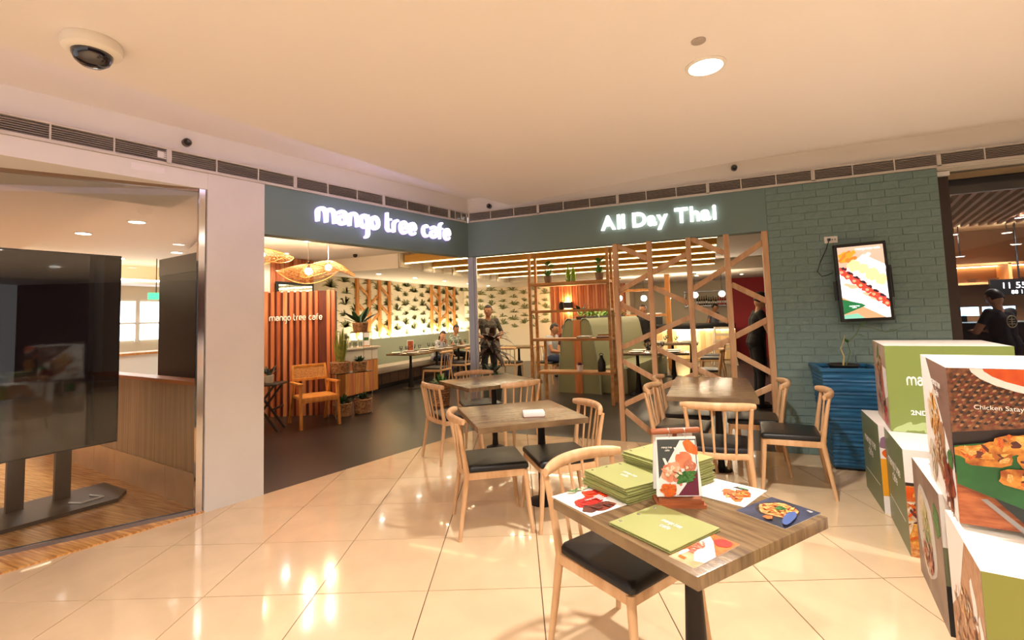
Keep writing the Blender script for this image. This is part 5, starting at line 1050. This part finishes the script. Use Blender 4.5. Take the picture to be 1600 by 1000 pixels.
# ================================================================ PEOPLE
import numpy as np
def person(loc, rz, label, pose='stand', top=None, sleeve=.5, bottom=None, skin=SKIN, hair='short', hs=1.0, armL=None, armR=None, head=(0, 0), lean=0.0, apron=None, cap=None, bag=None):
    """local frame: facing +Y, origin on the floor below the pelvis"""
    P = []                                            # (p, q, r1, r2, tag)
    sit = pose == 'sit'; hz = .50 if sit else .90
    def tr(x, y, z):                                  # upper body leans about the hips
        dy, dz = y, z-hz; return V((x, dy*math.cos(lean)+dz*math.sin(lean), hz+dz*math.cos(lean)-dy*math.sin(lean)))
    o = hz-.90
    def cap_(a, b, r1, r2, t): P.append((V(a), V(b), r1, r2, t))
    for x in (-.06, .06): cap_((x, -.01, hz+.03), (x*.9, 0, hz+.12), .115, .10, 'top')
    for x in (-.05, .05): cap_(tr(x, 0, 1.03+o), tr(x*1.3, .0, 1.28+o), .098, .112, 'top')
    for s in (-1, 1): cap_(tr(s*.06, -.005, 1.33+o), tr(s*.165, -.005, 1.365+o), .07, .058, 'top')
    cap_(tr(0, 0, 1.36+o), tr(0, .01, 1.47+o), .052, .048, 'skin')
    hc_ = tr(0, .025, 1.555+o)
    for s in (-1, 1):
        if sit:
            cap_((s*.09, 0, hz+.02), (s*.1, .42, hz+.0), .082, .06, 'bottom'); cap_((s*.1, .42, hz), (s*.1, .40, .1), .056, .04, 'bottom'); cap_((s*.1, .38, .05), (s*.105, .53, .035), .042, .032, 'shoe')
        else:
            cap_((s*.085, 0, .86), (s*.095, .02, .48), .088, .06, 'bottom'); cap_((s*.095, .02, .48), (s*.095, -.01, .09), .057, .042, 'bottom'); cap_((s*.095, -.03, .05), (s*.105, .13, .035), .043, .033, 'shoe')
        el, wr = ((armL if s < 0 else armR) or ((s*.24, -.03, 1.10), (s*.25, .05, .86)))
        sh = tr(s*.175, -.005, 1.36+o); e = tr(el[0], el[1], el[2]+o); wv = tr(wr[0], wr[1], wr[2]+o); mid = sh.lerp(e, sleeve*2) if sleeve < .5 else e
        cap_(sh, sh.lerp(e, .55), .052, .046, 'top'); cap_(sh.lerp(e, .55), e, .046, .041, 'top' if sleeve >= .5 else 'skin')
        cap_(e, e.lerp(wv, .5), .042, .036, 'top' if sleeve > .8 else 'skin'); cap_(e.lerp(wv, .5), wv, .036, .026, 'top' if sleeve > .9 else 'skin')
        d = (wv-e).normalized(); sd_ = d.cross(V((0, 0, 1))); sd_ = sd_.normalized() if sd_.length > .1 else V((0, 1, 0)); pn = sd_.cross(d)
        for k in range(3): cap_(wv+sd_*(.018*(k-1)), wv+d*.075+sd_*(.022*(k-1)), .018, .016, 'skin')      # palm
        for k, L in enumerate((.058, .07, .066, .05)):
            b = wv+d*.08+sd_*(.019*(k-1.5)); m1 = b+d*L*.55-pn*.008; cap_(b, m1, .0105, .01, 'skin'); cap_(m1, m1+d*L*.4-pn*.025, .0098, .009, 'skin')
        b = wv+d*.02+sd_*(.03*-s); cap_(b, b+d*.03+sd_*(-.028*s), .0125, .011, 'skin'); cap_(b+d*.03+sd_*(-.028*s), b+d*.062+sd_*(-.036*s)-pn*.01, .011, .0095, 'skin')
    yw, pt_ = head; HM = Matrix.Translation(hc_) @ Matrix.Rotation(-lean, 4, 'X') @ Matrix.Rotation(yw, 4, 'Z') @ Matrix.Rotation(-pt_, 4, 'X')
    mb = MB()
    for p, q, r1, r2, t in P:
        n = 3; d = (q-p); L = d.length; d = d/L if L > 1e-6 else V((0, 0, 1)); pts = [p-d*r1*.97, p-d*r1*.7, p, q, q+d*r2*.7, q+d*r2*.97]
        mb.tube(pts, [r1*.25, r1*.71, r1, r2, r2*.71, r2*.25], 14)
    mb.sph(hc_, (.076, .092, .112), 18, HM.to_3x3().to_4x4()); hp = lambda x, y, z: HM @ V((x, y, z))
    mb.sph(hp(0, .03, -.065), (.052, .055, .05), 14, HM.to_3x3().to_4x4()); mb.tube([hp(0, .085, .012), hp(0, .106, -.018)], [.009, .015], 8)
    for s in (-1, 1): mb.sph(hp(s*.077, -.005, -.01), (.012, .02, .03), 10, HM.to_3x3().to_4x4())
    ob = mb.build('person', [skin, top, bottom, BLACK], None, None, None)
    md = ob.modifiers.new('r', 'REMESH'); md.mode = 'VOXEL'; md.voxel_size = .0105; md.use_smooth_shade = True
    sm = ob.modifiers.new('s', 'SMOOTH'); sm.factor = .5; sm.iterations = 2
    dg = bpy.context.evaluated_depsgraph_get(); me = bpy.data.meshes.new_from_object(ob.evaluated_get(dg)); ob.modifiers.clear(); old = ob.data; ob.data = me; bpy.data.meshes.remove(old)
    n = len(me.polygons); ctr = np.zeros(n*3); me.polygons.foreach_get('center', ctr); ctr = ctr.reshape(-1, 3)
    best = np.linalg.norm((ctr-np.array(hc_))/np.array((.085, .1, .12)), axis=1)*.1-.1; idx = np.zeros(n, int); T = {'skin': 0, 'top': 1, 'bottom': 2, 'shoe': 3}
    for p, q, r1, r2, t in P:
        a, b = np.array(p), np.array(q); ab = b-a; tt = np.clip(((ctr-a)@ab)/max(ab@ab, 1e-9), 0, 1); dd = np.linalg.norm(ctr-(a+tt[:, None]*ab), axis=1)-(r1+(r2-r1)*tt)
        mk = dd < best; best[mk] = dd[mk]; idx[mk] = T[t]
    me.materials.clear()
    for m_ in (skin, top, bottom, BLACK): me.materials.append(m_)
    me.polygons.foreach_set('material_index', idx.astype(np.int32)); me.polygons.foreach_set('use_smooth', np.ones(n, bool)); me.update()
    ob.location = loc; ob.rotation_euler.z = rz; ob.scale = (hs, hs, hs); tag(ob, label, 'person')
    # face and hair
    for s in (-1, 1): MB().sph(hp(s*.03, .083, .012), (.010, .007, .007), 8).build('eye', HAIR, ob)
    MB().sph(hp(0, .088, -.05), (.02, .006, .006), 8).build('mouth', mat('lips', S(150, 80, 72), .5), ob)
    hb = bmesh.new(); bmesh.ops.create_uvsphere(hb, u_segments=22, v_segments=16, radius=1)
    rm = [v for v in hb.verts if (v.co.y > .25 and v.co.z < .42) or (v.co.z < -.45 and hair != 'long') or (abs(v.co.x) > .75 and v.co.y > -.05 and v.co.z < -.1)]
    bmesh.ops.delete(hb, geom=rm, context='VERTS')
    for v in hb.verts:
        k = 1.0; zz = v.co.z
        v.co = HM @ V((v.co.x*.083, v.co.y*.099-.006, zz*.119+.008 - (.16*max(0, -zz) if hair == 'long' and v.co.y < .1 else 0)))
    bmesh.ops.solidify(hb, geom=hb.faces[:], thickness=.006)
    hm = bpy.data.meshes.new('hair'); hb.to_mesh(hm); hb.free(); hm.materials.append(HAIR)
    for p_ in hm.polygons: p_.use_smooth = True
    link('hair', hm, ob)
    if cap:
        mb = MB(); M3 = HM.to_3x3().to_4x4(); mb.sph(hp(0, -.008, .06), (.092, .107, .075), 18, M3); mb.build('cap', cap, ob); MB().sph(hp(0, .1, .045), (.07, .06, .01), 14, M3).build('cap_brim', cap, ob)
    if apron:
        mb = MB(); pts = []
        for zi in range(9):
            z = 1.22-zi*.095; yb = .118 if z > .95 else .125; wdx = .10 if z > 1.1 else .175
            pts.append([mb.bm.verts.new(tr(t*wdx, yb-.075*t*t+(.012 if z < .9 else 0), z) if z > .9 else V((t*wdx, yb-.055*t*t, z))) for t in (-1, -.5, 0, .5, 1)])
        for A, B in zip(pts, pts[1:]):
            for k in range(4): mb.bm.faces.new((A[k], A[k+1], B[k+1], B[k]))
        bmesh.ops.solidify(mb.bm, geom=mb.bm.faces[:], thickness=.008); mb.build('apron', apron, ob)
    return ob
DARKC = mat('black_cloth', S(30, 28, 32), .8, var=.2, scale=30); JEAN = mat('blue_denim', S(44, 58, 92), .8); GREYC = mat('grey_cloth', S(176, 178, 186), .8, var=.06, scale=30); WHC = mat('white_blouse', S(216, 212, 212), .8, col2=S(150, 150, 158), scale=34)
PATC = mat('leaf_print_shirt', S(196, 200, 186), .8, col2=S(74, 96, 78), scale=26); CAMO = mat('dark_print_shirt', S(40, 36, 34), .8, col2=S(92, 84, 72), scale=24); MAR = mat('maroon_cloth', S(86, 30, 36), .8); OLV = mat('olive_apron', S(62, 64, 48), .8); BEI = mat('tan_shorts', S(150, 130, 100), .8)
person((3.47, 2.35, 0), -PI/2+.15, 'waitress in black cap, black shirt and olive apron bending to a counter', 'stand', DARKC, .35, DARKC, SKIN, 'short', 1.0, ((-.25, .10, 1.12), (-.12, .34, 1.10)), ((.25, .10, 1.12), (.12, .34, 1.10)), (0, .35), .12, OLV, mat('cap_black', S(24, 22, 24), .8))
person((-1.18, 3.0, 0), -2.4, 'standing man in a dark printed shirt behind the brown dracaena', 'stand', CAMO, .5, DARKC, SKIND, 'short', 1.0, ((-.27, .02, 1.12), (-.14, .22, 1.02)), ((.27, .02, 1.12), (.14, .22, 1.02)), (-.6, .1), 0)
person((-3.38, 4.6, 0), -PI/2, 'girl in a pale blouse leaning on the table with hand at chin', 'sit', WHC, .95, JEAN, SKIN, 'long', .92, ((-.22, .20, 1.10), (-.05, .15, 1.38)), ((.22, .2, 1.12), (.1, .42, 1.16)), (-.5, .1), .3)
person((-3.38, 5.4, 0), -PI/2, 'man in a leaf patterned shirt seated beside the girl', 'sit', PATC, .4, DARKC, SKIND, 'short', 1.0, ((-.25, .14, 1.12), (-.1, .38, 1.14)), ((.25, .14, 1.12), (.12, .38, 1.14)), (-.4, .1), .15)
person((-.36, 4.3, 0), -PI/2-.2, 'man in a light grey shirt and blue jeans seated beyond the shelf', 'sit', GREYC, .4, JEAN, SKIND, 'short', 1.0, None, ((.24, .16, 1.12), (.16, .36, 1.12)), (0, .1), .18)
person((.0, 5.2, 0), PI/2, 'person in black seated low opposite the man in grey', 'sit', DARKC, .9, DARKC, SKIN, 'long', .94, None, None, (0, .2), .25)
person((-.75, 6.4, 0), -PI/2, 'person in maroon seated deepest beyond the shelf', 'sit', MAR, .6, DARKC, SKIN, 'short', .95, None, None, (0, .2), .2)
person((2.95, 9.95, 0), -2.2, 'bartender in grey behind the bar counter', 'stand', mat('slate_cloth', S(100, 100, 108), .8), .4, DARKC, SKIND, 'short', .97, None, None, (0, .3), .1)
person((1.36, 6.62, 0), 2.6, 'waiter in black standing behind the booth end', 'stand', DARKC, .4, DARKC, SKIND, 'short', .97, None, None, (0, 0), 0)
rp = person((6.22, 2.3, 0), .5, 'worker in a black shirt with a round cream emblem at the ramen counter', 'stand', DARKC, .4, DARKC, SKIN, 'short', .95, ((-.25, .12, 1.12), (-.1, .3, 1.14)), ((.25, .12, 1.12), (.1, .3, 1.14)), (0, .3), .1)
EMB = mat('emblem_cream', S(206, 190, 150), .6)
mb = MB(); mb.tube([(.075*math.cos(a), -.088, 1.24+.075*math.sin(a)) for a in [2*PI*i/20 for i in range(20)]], .006, 6, closed=True)
for z in (-.03, 0, .03): mb.bar((-.045, -.088, 1.24+z), (.045, -.088, 1.24+z), .008, .01)
mb.bar((0, -.088, 1.18), (0, -.088, 1.3), .008, .01); mb.build('shirt_emblem', EMB, rp)
# chairs for the seated guests beyond the shelf, service counter of the waitress
chair(-.38, 4.28, 1, -.2, 'ash spindle chair under the man in the light grey shirt', 'spindle-back chairs inside the cafe'); chair(-.0, 5.25, -1, 0, 'ash spindle chair under the person in black', 'spindle-back chairs inside the cafe'); chair(-.75, 6.4, 1, 0, 'ash spindle chair under the person in maroon', 'spindle-back chairs inside the cafe')
sv = thing('service_counter', 'tan service counter in front of the waitress', 'counter', (0, 0, 0)); MB().b2((3.85, 2.0, 0), (4.55, 3.2, .98)).build('body', mat('tan_laminate', S(166, 120, 84), .5), sv); MB().b2((3.82, 1.97, .98), (4.57, 3.23, 1.02)).build('top', mat('tan_top', S(190, 150, 110), .4), sv)

# ================================================================ lights of the cafe
for k, y in enumerate((2.5, 3.45, 4.55, 5.7)): lamp('beam_wash', 'AREA', (.42, y, 2.43), 20, (1, .82, .55), 4.9, (0, 0, 0), sy=.05)
for k in range(5):
    downlight((-3.1, 2.1+k*1.25, 2.359), .05, 'small downlight in the white soffit above the banquette', 15, 'soffit downlights above the banquette', col=(1, .86, .66))
for k, (x, y) in enumerate(((-1.0, 7.4), (.2, 7.6), (1.3, 8.2), (2.6, 8.0), (3.7, 8.4))):
    downlight((x, y, 2.359), .05, 'small downlight in the rear soffit before the bar', 15, 'soffit downlights before the bar', col=(1, .88, .7))
